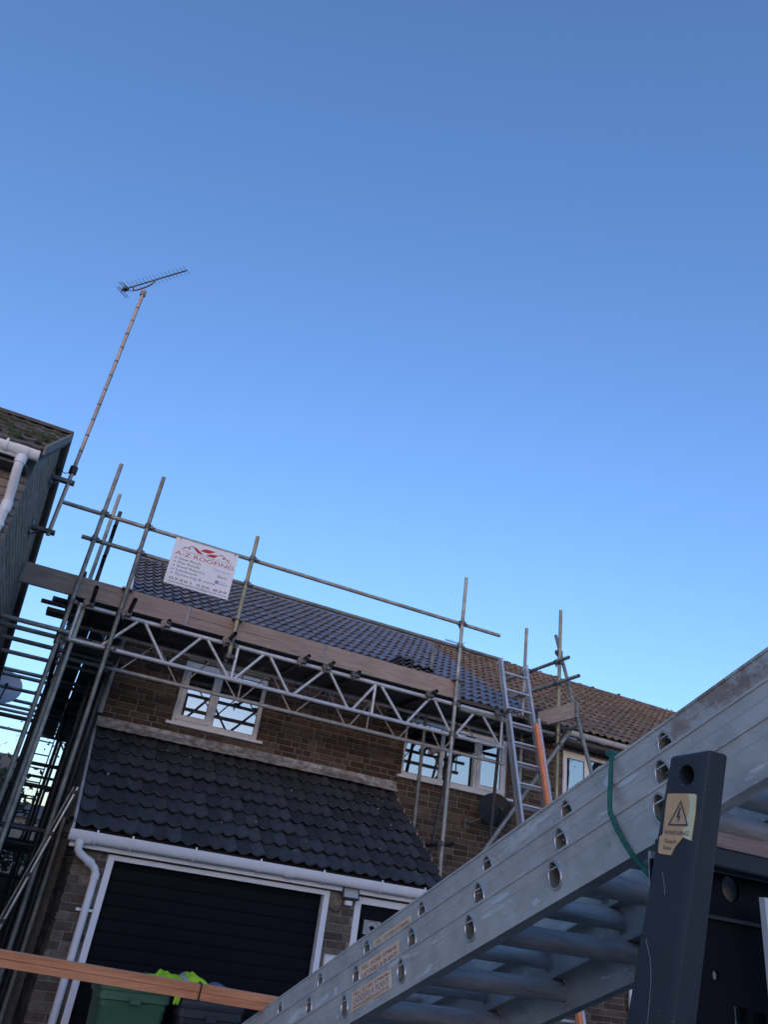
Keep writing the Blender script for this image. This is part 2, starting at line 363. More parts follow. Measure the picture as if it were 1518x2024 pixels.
def brickwork(parent, o, ud, nd, u0, u1, z0, z1, holes, mat, limit, header=.3, stuff=True, vis=None):
    """courses of bricks standing 12 mm proud of the joint plane; o + ud*u + z, outward normal nd"""
    ud, nd, up = V(ud), V(nd), V((0, 0, 1)); items = []
    row = 0; z = z0
    while z+.065 <= z1+.001:
        u = u0-(.1125 if row % 2 else 0)-random.choice((0, 0, .056)); rr = random
        while u < u1:
            wd = .1025 if rr.random() < header else .215
            a, b = max(u, u0), min(u+wd, u1); u += wd+.010
            segs = [(a, b)]
            for h in holes:
                if h[3] <= z+.01 or h[2] >= z+.055: continue
                ns = []
                for p, q in segs:
                    if q <= h[0] or p >= h[1]: ns.append((p, q)); continue
                    if p < h[0]: ns.append((p, h[0]))
                    if q > h[1]: ns.append((h[1], q))
                segs = ns
            for p, q in segs:
                if q-p > .03: items.append((p, round(q-p, 2), z))
        z += .075; row += 1
    org = V(o); pts = []
    for p, wd, z in items:
        c = org+ud*(p+wd/2)+up*(z+.03); q = project(c)
        ok = q is not None and -10 < q[0] < 1528 and -10 < q[1] < 2034 and (vis is None or vis(c, q))
        pts.append((0 if ok else 1, q[2] if q else 99, p, wd, z))
    pts.sort()
    rest = MB(); n = 0
    for bad, dist, p, wd, z in pts:
        pos = org+ud*p+up*z+nd*random.uniform(-.002, .0015)
        if not bad and n < limit:
            place('brick', brick_mesh(wd, mat), parent, frame_matrix(pos, ud, up, nd)); n += 1
        else:
            b = brick_mesh(wd, mat)
            rest.add([pos+ud*v.co.x+up*v.co.y+nd*v.co.z for v in b.vertices], [tuple(f.vertices) for f in b.polygons])
    if rest.v: tag(rest.build('brick_courses', mat, parent), kind='stuff')

# ------------------------------------------------------------------ roof tiles
WAVE = .1385; TW = 2*WAVE
def wave(t): return .017*math.cos(2*math.pi*(t+.07*math.sin(2*math.pi*t)))
TILES = {}
def tile_mesh(gauge, mat, nw=2, amp=1.0):
    k = (round(gauge, 3), mat, nw, amp)
    if k not in TILES:
        n = 6*nw; L = gauge+.03; th = .017; vs = []; wd = nw*WAVE
        for j, (v, zz) in enumerate(((0, .044 if amp == 1 else .024), (L, .004))):
            vs += [(wd*i/n, v, zz+amp*wave(i/6)) for i in range(n+1)]
        vs += [(wd*i/n, .0, (.044 if amp == 1 else .024)-th+amp*wave(i/6)) for i in range(n+1)]
        m_ = n+1
        fs = [(i, i+1, m_+i+1, m_+i) for i in range(n)]+[(2*m_+i, 2*m_+i+1, i+1, i) for i in range(n)]
        me = bpy.data.meshes.new('roof_tile'); me.from_pydata(vs, [], fs); me.update(); me.materials.append(MT[mat])
        for p in me.polygons: p.use_smooth = True
        me.set_sharp_from_angle(angle=R(50)); TILES[k] = me
    return TILES[k]
def tile_roof(parent, o, slope, x0, x1, length, rows, mat, limit, mirror=False, xfun=None, side='left', vis=None, amp=1.0):
    """o=(y,z) of the eave, slope = rise per metre run; tiles along X"""
    c = 1/math.sqrt(1+slope*slope); s_ = slope*c
    U, W, Nn = V((1, 0, 0)), V((0, c, s_)), V((0, -s_, c))
    gauge = length/rows; me = tile_mesh(gauge, mat, 2, amp); half = tile_mesh(gauge, mat, 1, amp); items = []
    for r in range(rows):
        a, b = (x0, x1) if xfun is None else xfun(r, x0, x1)
        x = a
        while x < b-.02:
            pos = V((x, o[0], o[1]))+W*(r*gauge+random.uniform(-.006, .006))+U*random.uniform(-.003, .003)+Nn*random.uniform(-.003, .004)
            use = me if x+TW <= b+.02 else half
            q = project(pos+U*.13+W*.15); ok = q and -30 < q[0] < 1540 and -20 < q[1] < 2040 and (vis is None or vis(pos, q))
            rot = random.uniform(-.006, .006)
            items.append((0 if ok else 1, q[2] if q else 99, pos, use, rot)); x += TW if use is me else WAVE
    items.sort(key=lambda t: (t[0], t[1])); rest = MB(); n = 0
    for bad, d, pos, use, rot in items:
        mw = frame_matrix(pos, U, W, Nn) @ Matrix.Rotation(rot, 4, 'Y')
        if not bad and n < limit: place('roof_tile', use, parent, mw); n += 1
        else: rest.add([mw @ v.co for v in use.vertices], [tuple(p.vertices) for p in use.polygons])
    if rest.v: tag(rest.build('tile_courses', mat, parent, 50), kind='stuff')
    return U, W, Nn

# ------------------------------------------------------------------ windows
def window(parent, x0, x1, z0, z1, mull, Y, sashes, blind=False, sill=True, mat='pvc'):
    """frame with mullions at X positions in mull; sashes = list of opening light indices; Y = wall face"""
    yf = Y+.045; fw = .055; m_ = MB()
    m_.box((x0, yf, z0), (x0+fw, yf+.06, z1)); m_.box((x1-fw, yf, z0), (x1, yf+.06, z1))
    m_.box((x0+fw, yf, z0), (x1-fw, yf+.06, z0+fw)); m_.box((x0+fw, yf, z1-fw), (x1-fw, yf+.06, z1))
    for x in mull: m_.box((x-.03, yf, z0+fw), (x+.03, yf+.06, z1-fw))
    wf = bevel(m_.build('window', mat, parent), .006)
    xs = [x0+fw]+[v for x in mull for v in (x-.03, x+.03)]+[x1-fw]
    for i in range(0, len(xs), 2):
        a, b, c, d = xs[i], xs[i+1], z0+fw, z1-fw
        if i//2 in sashes:
            s_ = MB(); k = .05; y = yf-.018
            s_.box((a-.012, y, c-.012), (a+k, y+.05, d+.012)); s_.box((b-k, y, c-.012), (b+.012, y+.05, d+.012))
            s_.box((a+k, y, c-.012), (b-k, y+.05, c+k)); s_.box((a+k, y, d-k), (b-k, y+.05, d+.012))
            bevel(s_.build('sash', mat, wf), .006); a, b, c, d, yp = a+k, b-k, c+k, d-k, y+.02
        else: yp = yf+.022
        boxobj('pane', (a-.004, yp, c-.004), (b+.004, yp+.006, d+.004), 'glass', wf)
        gk = MB(); t = .006
        gk.box((a, yp-.004, c), (a+t, yp-.0005, d)); gk.box((b-t, yp-.004, c), (b, yp-.0005, d)); gk.box((a+t, yp-.004, c), (b-t, yp-.0005, c+t)); gk.box((a+t, yp-.004, d-t), (b-t, yp-.0005, d))
        gk.build('gasket', 'black_plastic', wf)
    if blind:
        bl = MB(); z = z0+.08
        while z < z1-.06:
            bl.obox(((x0+x1)/2, Y+.19, z), ((x1-x0)/2-.03, 0, 0), (0, .011, -.007), (0, .0004, .0006)); z += .026
        tag(bl.build('blind', 'blind', wf), kind='stuff')
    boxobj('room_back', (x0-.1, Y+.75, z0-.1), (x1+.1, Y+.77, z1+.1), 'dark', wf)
    rv = MB(); rv.box((x0-.02, Y-.004, z0), (x0-.001, Y+.7, z1)); rv.box((x1+.001, Y-.004, z0), (x1+.02, Y+.7, z1)); rv.box((x0, Y+.01, z1+.001), (x1, Y+.7, z1+.02)); rv.box((x0, Y+.1, z0-.02), (x1, Y+.7, z0-.001))
    rv.build('reveal', 'dark', wf)
    if sill:
        sl_ = MB(); sl_.prism([(x0-.07, Y-.085, z0-.045), (x0-.07, Y-.085, z0-.012), (x0-.07, Y+.05, z0-.001), (x0-.07, Y+.05, z0-.045)], (x1-x0+.13, 0, 0))
        bevel(sl_.build('sill', mat, wf), .004)
    return wf

def half_gutter(name, x0, x1, y, z, parent, mat='pvc', r=.056, wall=.004, joints=(), brackets=(), deep=1.25):
    n = 12; m_ = MB(); DF = deep
    for (a, b, q) in [(x0, x1, r)]+[(j-.05, j+.05, r+.006) for j in joints]:
        vs = []; 
        for x in (a, b):
            vs += [(x, y-q*math.cos(math.pi*i/n), z-q*DF*math.sin(math.pi*i/n)) for i in range(n+1)]
            vs += [(x, y-(q-wall)*math.cos(math.pi*i/n), z-(q-wall)*DF*math.sin(math.pi*i/n)) for i in range(n+1)]
        k = n+1; fs = []
        for i in range(n):
            fs += [(i, i+1, 2*k+i+1, 2*k+i), (k+i+1, k+i, 3*k+i, 3*k+i+1), (i+1, i, k+i, k+i+1), (2*k+i, 2*k+i+1, 3*k+i+1, 3*k+i)]
        fs += [(0, 2*k, 3*k, k), (n, k+n, 3*k+n, 2*k+n)]
        m_.add(vs, fs)
    m_.poly([(x0+.001, y-r*math.cos(math.pi*i/n), z-r*DF*math.sin(math.pi*i/n)) for i in range(n+1)])
    m_.poly([(x1-.001, y-r*math.cos(math.pi*i/n), z-r*DF*math.sin(math.pi*i/n)) for i in range(n+1)])
    g_ = m_.build(name, mat, parent, 40)
    for j in brackets:
        b_ = MB(); pts = [(j, y-(r+.007)*math.cos(math.pi*i/10), z-(r+.007)*DF*math.sin(math.pi*i/10)+.002) for i in range(-0, 11)]
        for p, q in zip(pts, pts[1:]):
            c = (V(p)+V(q))/2; d = (V(q)-V(p))
            b_.obox(c, (.009, 0, 0), d*.52, V((1, 0, 0)).cross(d).normalized()*.003)
        b_.obox((j, y-r-.004, z+.008), (.009, 0, 0), (0, .004, 0), (0, 0, .012))
        b_.build('gutter_bracket', mat, g_)
    return g_

# ================================================================== HOUSE being re-roofed
house = thing('brick_house', 'brown brick house behind the scaffolding, main roof half re-tiled in slate blue', 'house', (XL, YM, GZ), 'terraced brick houses')
def core_wall(name, parent, rects, Y, mat, yd=.25):
    m_ = MB()
    for a, b, c, d in rects: m_.box((a, Y, c), (b, Y+yd, d))
    return m_.build(name, mat, parent)
W1 = (1.27, 2.385, 3.68, 4.47); W2 = (4.45, 6.16, 3.665, 4.47); W3 = (7.12, 8.75, 3.70, 4.56)
core_wall('front_wall', house, rects_without(XL, XP, GZ, 4.74, [W1, W2]), YM, 'mortar')
boxobj('side_wall', (XL, YM+.252, GZ), (XL+.25, 16.8, 4.74), 'render_wall', house)
MB().prism([(XL, YM+.02, 4.741), (XL, RIDGE_Y, RIDGE_Z-.06), (XL, 16.8, 4.741)], (.24, 0, 0)).build('gable_wall', 'render_wall', house)
brickwork(house, (0, YM, 0), (1, 0, 0), (0, -1, 0), XL, 4.36, 3.40, 4.70, [W1, W2], 'brick', 170)
brickwork(house, (0, YM, 0), (1, 0, 0), (0, -1, 0), 4.36, XP, 1.6, 4.70, [W1, W2], 'brick', 130, vis=lambda c, q: q[1] < 1760-.35*(q[0]-870))
boxobj('rear_wall', (XL+.251, 16.55, GZ), (XP-.001, 16.8, 4.74), 'render_wall', house)
window(house, *W1, [1.76], YM, [0], blind=True)
window(house, *W2, [5.08, 5.64], YM, [2])
# soffit and fascia under the eaves
boxobj('soffit', (XL-.05, EAVE_Y+.03, 4.70), (XP, YM-.016, 4.712), 'pvc', house)
boxobj('fascia', (XL-.05, EAVE_Y+.005, 4.665), (XP, EAVE_Y+.029, 4.80), 'pvc', house)
half_gutter('gutter', XL-.05, XP-.02, EAVE_Y-.055, 4.755, house, brackets=(1, 2, 3, 4, 5, 6))
cp = MB(); cp.path([(.43, 9.2, 4.70), (.43, 9.22, 4.6), (.43, 9.50, 4.42), (.43, 9.53, 4.3), (.43, 9.53, 3.58)], .034, 12)
cp.build('downpipe', 'pvc_grey', house, 40)
# roof deck + tiles
SL_C = 1/math.sqrt(1+PITCH_T**2)
def deck(parent, x0, x1, mat='dark'):
    m_ = MB()
    m_.prism([(x0, EAVE_Y-.03, EAVE_Z-.035), (x0, RIDGE_Y, RIDGE_Z-.02), (x0, 17.1, EAVE_Z-.035), (x0, RIDGE_Y, RIDGE_Z-.14)], (x1-x0, 0, 0))
    return m_.build('roof', mat, parent)
ROOF_L = (RIDGE_Y-EAVE_Y)/SL_C-.04
roofA = deck(house, XL-.05, XP)
def party(r, a, b):   # the new tiles tooth into the old ones with a half-bond
    return a, XP+(.0 if r % 2 else TW/2)+(.14 if r < 3 else 0)
tile_roof(house, (EAVE_Y-.05, EAVE_Z-.01), PITCH_T, XL-.06, XP, ROOF_L, 15, 'tile_new', 300, xfun=lambda r, a, b: (a, XP-((XP-a) % TW)+(TW if r < 4 else 0)), vis=lambda p, q: p.z > 5.0)
# ridge tiles
def ridge(parent, x0, x1, mat, n):
    L = (x1-x0)/n; k = 8; vs = []
    for x in (0, L-.006):
        vs += [(x, .125*math.cos(math.pi*i/k), .085*math.sin(math.pi*i/k)) for i in range(k+1)]
    fs = [(i, i+1, k+1+i+1, k+1+i) for i in range(k)]+[tuple(range(k+1))[::-1]]
    me = bpy.data.meshes.new('ridge_tile'); me.from_pydata(vs, [], fs); me.materials.append(MT[mat]); me.update()
    for i in range(n): place('ridge_tile', me, parent, Matrix.Translation((x0+i*L, RIDGE_Y, RIDGE_Z-.03+random.uniform(-.006, .006))))
ridge(house, XL-.05, XP, 'tile_new', 14)
# left verge: pale undercloak board with the tile ends above
vg = MB()
for a, b in ((0, 1),):
    vg.prism([(XL-.075, EAVE_Y-.06, EAVE_Z-.07), (XL-.075, RIDGE_Y, RIDGE_Z-.06), (XL-.075, RIDGE_Y, RIDGE_Z+.02), (XL-.075, EAVE_Y-.06, EAVE_Z+.02)], (.02, 0, 0))
vg.build('verge_board', 'pvc', house)

# ================================================================== NEXT HOUSE in the row, old brown tiles
houseB = thing('brick_house', 'attached brick house with the old weathered brown tiled roof', 'house', (XP, YM, GZ), 'terraced brick houses')
core_wall('front_wall', houseB, rects_without(XP, XR, GZ, 4.74, [W3]), YM+.001, 'mortar')
brickwork(houseB, (0, YM+.001, 0), (1, 0, 0), (0, -1, 0), XP, 9.0, .9, 4.70, [W3], 'brick', 210, vis=lambda c, q: q[1] < 1760-.7*(q[0]-830) or q[1] > 1950)
window(houseB, *W3, [7.63, 8.2], YM, [0], mat='pvc')
boxobj('soffit', (XP+.002, EAVE_Y+.03, 4.62), (XR, YM-.016, 4.632), 'fascia_dark', houseB)
boxobj('fascia', (XP+.002, EAVE_Y+.005, 4.60), (XR, EAVE_Y+.029, 4.79), 'fascia_dark', houseB)
half_gutter('gutter', XP+.45, XR, EAVE_Y-.055, 4.735, houseB, 'pvc_grey', joints=(7.55,), brackets=(7.1, 8.0, 9))
MB().path([(8.29, YM-.06, GZ), (8.29, YM-.06, 3.2)], .034, 12).build('downpipe', 'pvc', houseB, 40)
deck(houseB, XP+.001, XR)
tile_roof(houseB, (EAVE_Y-.05, EAVE_Z-.012), PITCH_T, XP, XR, ROOF_L, 15, 'tile_brown', 300, xfun=lambda r, a, b: (XP-((XP-(XL-.06)) % TW)+(TW if r < 4 else 0), b), vis=lambda p, q: q[1] < 2010-.7*(q[0]-500))
ridge(houseB, XP+.01, XR, 'tile_mossy', 52)
boxobj('rear_wall', (XP, 16.55, GZ), (XR, 16.8, 4.74), 'render_wall', houseB)
mo = MB()
for i in range(170):
    x = random.uniform(XP, 14); y = RIDGE_Y+random.uniform(-.5, .02) if random.random() < .5 else RIDGE_Y+random.uniform(-.14, .1)
    z = RIDGE_Z+(y-RIDGE_Y)*PITCH_T+.045 if y < RIDGE_Y-.1 else RIDGE_Z+.05
    r_ = random.uniform(.008, .02)
    mo.obox((x, y, z), (r_*1.6, 0, 0), (0, r_, 0), (0, random.uniform(-.004, .004), r_*.6))
tag(mo.build('moss', 'moss', houseB, 60), kind='stuff')

# ================================================================== GARAGE AND PORCH with lean-to roof
garage = thing('garage', 'brick garage and porch under a lean-to roof of dark wavy tiles', 'garage', (2.4, YG, GZ))
GX0, GX1 = .545, 4.22; GD = (.83, 3.07, GZ-.01, 2.095); FD = (3.365, 4.15, GZ-.01, 2.09)
core_wall('front_wall', garage, rects_without(GX0, GX1, GZ, 2.2, [GD, FD]), YG, 'mortar', .2)
boxobj('side_wall', (GX0, YG+.201, GZ), (GX0+.2, YM-.001, 2.26), 'mortar', garage)
boxobj('side_wall', (GX1-.2, YG+.201, GZ), (GX1, YM-.001, 2.26), 'mortar', garage)
brickwork(garage, (0, YG, 0), (1, 0, 0), (0, -1, 0), GX0-.012, GX1, GZ+.01, 2.12, [GD, FD, (GD[0]-.02, GX1, 2.08, 2.3)], 'brick_garage', 140, .25)
brickwork(garage, (GX0, YM, 0), (0, -1, 0), (-1, 0, 0), 0, YM-YG, GZ+.01, 2.2, [], 'brick_garage', 160, .25)
# lean-to roof
LE_Y, LE_Z = 7.83, 2.265; LT_Y, LT_Z = 9.585, 3.41; LS = (LT_Z-LE_Z)/(LT_Y-LE_Y); LX0, LX1 = .455, .455+14*TW
LL = math.hypot(LT_Y-LE_Y, LT_Z-LE_Z)
MB().prism([(LX0, LE_Y+.02, LE_Z-.022), (LX0, LT_Y, LT_Z-.025), (LX0, LT_Y, LT_Z-.12), (LX0, LE_Y+.15, LE_Z-.06)], (LX1-LX0-.01, 0, 0)).build('roof', 'dark', garage)
tile_roof(garage, (LE_Y, LE_Z), LS, LX0, LX1, LL, 8, 'tile_dark', 300)
vg = MB(); vg.prism([(LX0-.03, LE_Y-.02, LE_Z-.075), (LX0-.03, LT_Y, LT_Z-.075), (LX0-.03, LT_Y, LT_Z+.03), (LX0-.03, LE_Y-.02, LE_Z+.03)], (.025, 0, 0))
vg.build('verge_trim', 'pvc_grey', garage)
lc = 1/math.sqrt(1+LS*LS); lW = V((0, lc, LS*lc)); lN = V((0, -LS*lc, lc))
for r in range(1, 9):      # lumps of pink mortar squeezed out at the right verge
    p = V((LX1+.022, LE_Y, LE_Z))+lW*((r-.70)*LL/8)+lN*.012
    b_ = MB(); n = 7
    for ring, (sx, sv) in enumerate(((1, 1),)):
        pts = []
        for j in range(5):
            ph = math.pi*j/4
            pts.append([p+V((1, 0, 0))*(.026*math.sin(ph)*random.uniform(.8, 1.2)*math.cos(2*math.pi*i/n))+lW*(.075*math.cos(ph))+lN*(.024*math.sin(ph)*math.sin(2*math.pi*i/n)) for i in range(n)])
        vs = [q for rr in pts for q in rr]
        fs = [(a*n+i, a*n+(i+1) % n, (a+1)*n+(i+1) % n, (a+1)*n+i) for a in range(4) for i in range(n)]
        b_.add(vs, fs)
    b_.build('verge_mortar', 'verge_mortar', garage, 60)
cr = MB(); rc = random.Random(5)
for i in range(15):
    p = V((rc.uniform(LX0+.1, LX1-.2), LE_Y, LE_Z))+lW*rc.uniform(.15, LL-.2)+lN*.052; r_ = rc.uniform(.003, .007)
    cr.obox(p, (r_*1.3, 0, 0), lW*r_, lN*r_*.7)
tag(cr.build('mortar_crumbs', 'blind', garage), kind='stuff')
# lead flashing in lapped pieces
x = LX0-.03; i = 0
while x < LX1+.05:
    wd = random.choice((.62, .5, .75, .56)); b = min(x+wd, LX1+.06)
    fm = MB(); nx = 9; pr = [(LT_Y-.105, LT_Z-.035), (LT_Y-.10, LT_Z-.028), (LT_Y-.035, LT_Z+.025), (LT_Y-.008, LT_Z+.05), (LT_Y-.002, LT_Z+.09), (LT_Y-.002, LT_Z+.10)]
    vs = []
    for k in range(nx+1):
        xx = x+(b-x)*k/nx
        for j, (yy, zz) in enumerate(pr):
            o_ = random.uniform(-.006, .006) if j < 5 else 0
            vs.append((xx, yy-.004*(i % 2)+o_, zz+.045+o_*.9))
    npr = len(pr); fs = [(k*npr+j, (k+1)*npr+j, (k+1)*npr+j+1, k*npr+j+1) for k in range(nx) for j in range(npr-1)]
    fm.add(vs, fs).build('lead_flashing', 'lead', garage, 30)
    fm = MB(); fm.obox((b-.004, LT_Y-.03, LT_Z+.055), (.008, 0, 0), (0, .03, .035), (0, -.004, .004)); fm.build('flashing_lap', 'lead', garage)
    x = b-.004 if b < LX1+.05 else 99; i += 1
# eaves: soffit, fascia, gutter, downpipe
boxobj('soffit', (LX0, LE_Y+.09, 2.115), (LX1, YG-.016, 2.125), 'pvc', garage)
boxobj('fascia', (LX0, LE_Y+.068, 2.105), (LX1-.02, LE_Y+.089, 2.262), 'pvc', garage)
half_gutter('gutter', .425, 4.27, LE_Y+.008, 2.243, garage, deep=1.7, joints=(.58, 2.55), brackets=(.66, .98, 1.58, 2.23, 2.9, 3.55, 4.05))
dp = MB(); gy = LE_Y+.008; yp = YG-.06
dp.path([(.535, gy, 2.18), (.535, gy, 2.115), (.540, gy+.01, 2.085), (.56, gy+.025, 2.06), (.69, yp-.02, 1.99), (.735, yp, 1.955), (.755, yp, 1.92), (.757, yp, 1.8), (.757, yp, GZ)], .034, 14)
for p, q in (((.535, gy, 2.12), (.535, gy, 2.18)), ((.655, yp-.038, 2.008), (.695, yp-.018, 1.988)), ((.757, yp, 1.87), (.757, yp, 1.92))): dp.tube(p, q, .040, 14)
dpo = dp.build('downpipe', 'pvc', garage, 40)
for z in (1.62, .6):
    c_ = MB(); c_.tube((.757, yp, z-.012), (.757, yp, z+.012), .0385, 14); c_.box((.69, yp+.012, z-.011), (.825, yp+.02, z+.011)); c_.tube((.692, yp+.02, z), (.692, yp+.008, z), .014, 10)
    c_.build('pipe_clip', 'pvc', dpo, 40)
# garage door: frame and ribbed panels
fr = MB(); fr.box((GD[0], YG-.03, GZ), (GD[0]+.062, YG+.06, 2.09)); fr.box((GD[1]-.062, YG-.03, GZ), (GD[1], YG+.06, 2.09)); fr.box((GD[0]+.062, YG-.03, 2.045), (GD[1]-.062, YG+.06, 2.09))
bevel(fr.build('garage_door_frame', 'pvc', garage), .005)
gd = boxobj('garage_door', (GD[0]+.06, YG+.075, GZ), (GD[1]-.06, YG+.10, 2.05), 'black_door', garage)
z = GZ+.01; pm = None
while z < 2.03:
    h = min(.104, 2.05-z); pl = MB(); xa, xb = GD[0]+.075, GD[1]-.075
    pl.prism([(xa, YG+.0745, z), (xa, YG+.068, z+.004), (xa, YG+.0665, z+h*.5), (xa, YG+.068, z+h-.008), (xa, YG+.0745, z+h-.004)], (xb-xa, 0, 0))
    pl.build('door_panel', 'black_door', gd, 30); z += .106
# front door
fr = MB(); fr.box((FD[0], YG-.02, GZ), (FD[0]+.07, YG+.06, 2.085)); fr.box((FD[1]-.07, YG-.02, GZ), (FD[1], YG+.06, 2.085)); fr.box((FD[0]+.07, YG-.02, 2.02), (FD[1]-.07, YG+.06, 2.085))
bevel(fr.build('door_frame', 'pvc', garage), .005)
fd = boxobj('front_door', (FD[0]+.07, YG+.03, GZ), (FD[1]-.07, YG+.07, 2.02), 'black_door', garage)
dl = MB(); a, b, c, d = 3.505, 3.70, 1.755, 1.885
for q in ((a-.035, YG+.012, c-.035, b+.035, YG+.0295, c), (a-.035, YG+.012, d, b+.035, YG+.0295, d+.035), (a-.035, YG+.012, c, a, YG+.0295, d), (b, YG+.012, c, b+.035, YG+.0295, d)):
    dl.box(q[:3], q[3:])
bevel(dl.build('glazing_bead', 'black_door', fd), .005)
boxobj('door_light', (a, YG+.022, c), (b, YG+.0295, d), 'lens', fd)
dm = MB(); cx_, cz_ = (a+b)/2, (c+d)/2; dm.prism([(cx_-.035, YG+.017, cz_), (cx_, YG+.017, cz_-.035), (cx_+.035, YG+.017, cz_), (cx_, YG+.017, cz_+.02)], (0, .004, 0)); dm.build('diamond_inset', 'black_door', fd)
le = MB(); le.path([(cx_+.07*math.cos(t*math.pi/8), YG+.0205, cz_+.06*math.sin(t*math.pi/8)) for t in range(17)], .003, 6); le.build('leaded_ring', 'aerial', fd)

# things fixed to the garage front
fl = thing('floodlight', 'black framed floodlight with sensor under the white fascia, between the two doors', 'floodlight', (3.26, YG, 2.05))
fp = lambda x, y, z: (x, YG-.09+y, z)
b_ = MB(); ax, ay, az = V((.095, 0, 0)), V((0, .012, 0)), V((0, .02, .065)); cN = V((3.262, YG-.10, 2.105))
bevel(b_.obox(cN, ax, V((0, .014, -.004)), az).build('housing', 'black_plastic', fl), .006)
MB().obox(cN+V((0, -.0165, .005)), ax*.82, V((0, .002, 0)), az*.78).build('lens', 'lens', fl)
MB().box((3.235, YG-.09, 2.02), (3.29, YG-.013, 2.06)).build('bracket', 'black_plastic', fl)
bevel(MB().box((3.225, YG-.10, 1.985), (3.30, YG-.04, 2.03)).build('sensor', 'pvc', fl), .008)
MB().path([(3.225, YG-.03, 2.03), (3.22, YG-.03, 1.97), (3.19, YG-.03, 1.925), (3.145, YG-.03, 1.91), (3.10, YG-.025, 1.93), (3.085, YG-.014, 1.96)], .005, 6).build('cable', 'black_plastic', fl, 60)
pq = thing('house_number_plaque', 'white house number plaque on the brick pier beside the garage door', 'plaque', (3.21, YG-.014, 1.47))
bevel(boxobj('plate', (3.11, YG-.03, 1.395), (3.31, YG-.013, 1.535), 'sign', pq), .004)
nm = fit_text('2', .055, .085, 'ink'); place('number', nm, pq, frame_matrix((3.185, YG-.0315, 1.42), (1, 0, 0), (0, 0, 1), (0, -1, 0)))
le = MB()
for q in (((3.118, 1.403), (3.302, 1.403)), ((3.302, 1.403), (3.302, 1.527)), ((3.302, 1.527), (3.118, 1.527)), ((3.118, 1.527), (3.118, 1.403))): le.tube((q[0][0], YG-.031, q[0][1]), (q[1][0], YG-.031, q[1][1]), .003, 6)
le.build('border', 'pvc_grey', pq)

# ================================================================== LEFT NEIGHBOUR with gable
nb = thing('neighbour_house', 'dark brick gable end house with mossy roof at the picture edge', 'house', (-3, 7.5, GZ))
NX, NFY, NRY, NRZ = -.83, 6.2, 7.375, 5.80
MB().prism([(NX, NFY, GZ), (NX, NFY, 4.93), (NX, NRY, 5.76), (NX, 10.35, 3.53), (NX, 10.35, GZ)], (-6, 0, 0)).build('wall', 'mortar', nb)
def gable_top(y): return 5.72-.70*(NRY-y) if y < NRY else 5.72-.75*(y-NRY)
gb = MB(); z = 2.6; row = 0; bk = brick_mesh(.215, 'brick_gable')
while z < 5.7:
    y = NFY+(.1125 if row % 2 else 0)
    while y < 10.3:
        y1 = min(y+.215, 10.33)
        if min(gable_top(y), gable_top(y1)) > z+.065:
            for vv in ((0,),):
                p = random.uniform(-.003, .002)
                gb.add([V((NX+v.co.z*.35+p, y+v.co.x, z+v.co.y)) for v in bk.vertices], [tuple(f.vertices) for f in bk.polygons])
        y += .225
    z += .075; row += 1
tag(gb.build('brick_courses', 'brick_gable', nb), kind='stuff')
gb = MB(); z = 2.6; row = 0
while z < 4.7:
    x = NX-.215+(.1125 if row % 2 else 0)
    while x > -2.0:
        gb.add([V((min(x+v.co.x, NX-.001), NFY-v.co.z, z+v.co.y)) for v in bk.vertices], [tuple(f.vertices) for f in bk.polygons]); x -= .225
    z += .075; row += 1
tag(gb.build('front_brick_courses', 'brick_gable', nb), kind='stuff')
# roof
MB().prism([(-.78, 5.98, 4.83), (-.78, NRY, NRZ-.02), (-.78, 10.45, 3.50), (-.78, 10.45, 3.44), (-.78, NRY, NRZ-.09), (-.78, 5.98, 4.77)], (-6, 0, 0)).build('roof', 'tile_mossy', nb)
tile_roof(nb, (5.96, 4.85), .69, -.78-8*TW, -.785, math.hypot(NRY-5.96, (NRZ-4.85)), 6, 'tile_mossy', 60, amp=.3)
nr = MB(); k = 8; vs = []
for x in (-6.8, -.765): vs += [(x, NRY+.11*math.cos(math.pi*i/k), NRZ-.015+.075*math.sin(math.pi*i/k)) for i in range(k+1)]
nr.add(vs, [(i, i+1, k+2+i, k+1+i) for i in range(k)]+[tuple(range(k+1, 2*k+2))]).build('ridge_capping', 'tile_mossy', nb)
mo = MB()
for i in range(150):
    t = random.random()**.8; x = -.80-random.random()**1.2*1.6; y = 5.98+t*(NRY-5.98); z = 4.88+t*(NRZ-4.86)+.02
    r_ = random.uniform(.008, .026); mo.obox((x, y, z), (r_*1.4, 0, 0), (0, r_*1.2, r_*.8), (0, -r_*.3, r_*.5))
tag(mo.build('moss', 'moss', nb, 60), kind='stuff')
for y0_, z0_, y1_, z1_ in ((5.94, 4.86, NRY, NRZ+.03), (10.46, 3.50, NRY+.004, NRZ+.03)):
    MB().prism([(-.782, y0_, z0_-.05), (-.782, y1_, z1_-.07), (-.782, y1_, z1_+.02), (-.782, y0_, z0_+.035)], (.02, 0, 0)).build('verge_board', 'mortar', nb)
MB().box((-.87, NFY-.22, 4.74), (-6, NFY-.20, 4.86)).build('fascia', 'pvc_grey', nb)
half_gutter('gutter', -6, -.795, 5.99, 4.835, nb, joints=(-.93,), brackets=(-1.05, -1.9))
d_ = MB(); d_.path([(-.915, 5.99, 4.79), (-.915, 5.99, 4.70), (-.912, 6.0, 4.64), (-.905, 6.11, 4.50), (-.90, 6.145, 4.42), (-.90, 6.15, GZ)], .036, 14)
for p, q in (((-.915, 5.99, 4.70), (-.915, 5.99, 4.77)), ((-.90, 6.15, 4.33), (-.90, 6.15, 4.42)), ((-.90, 6.15, 4.20), (-.90, 6.15, 4.23))): d_.tube(p, q, .044, 14)
d_.build('downpipe', 'pvc', nb, 40)
boxobj('eave_board', (-2.2, 6.02, 4.70), (-.86, 6.19, 4.72), 'fascia_dark', nb)
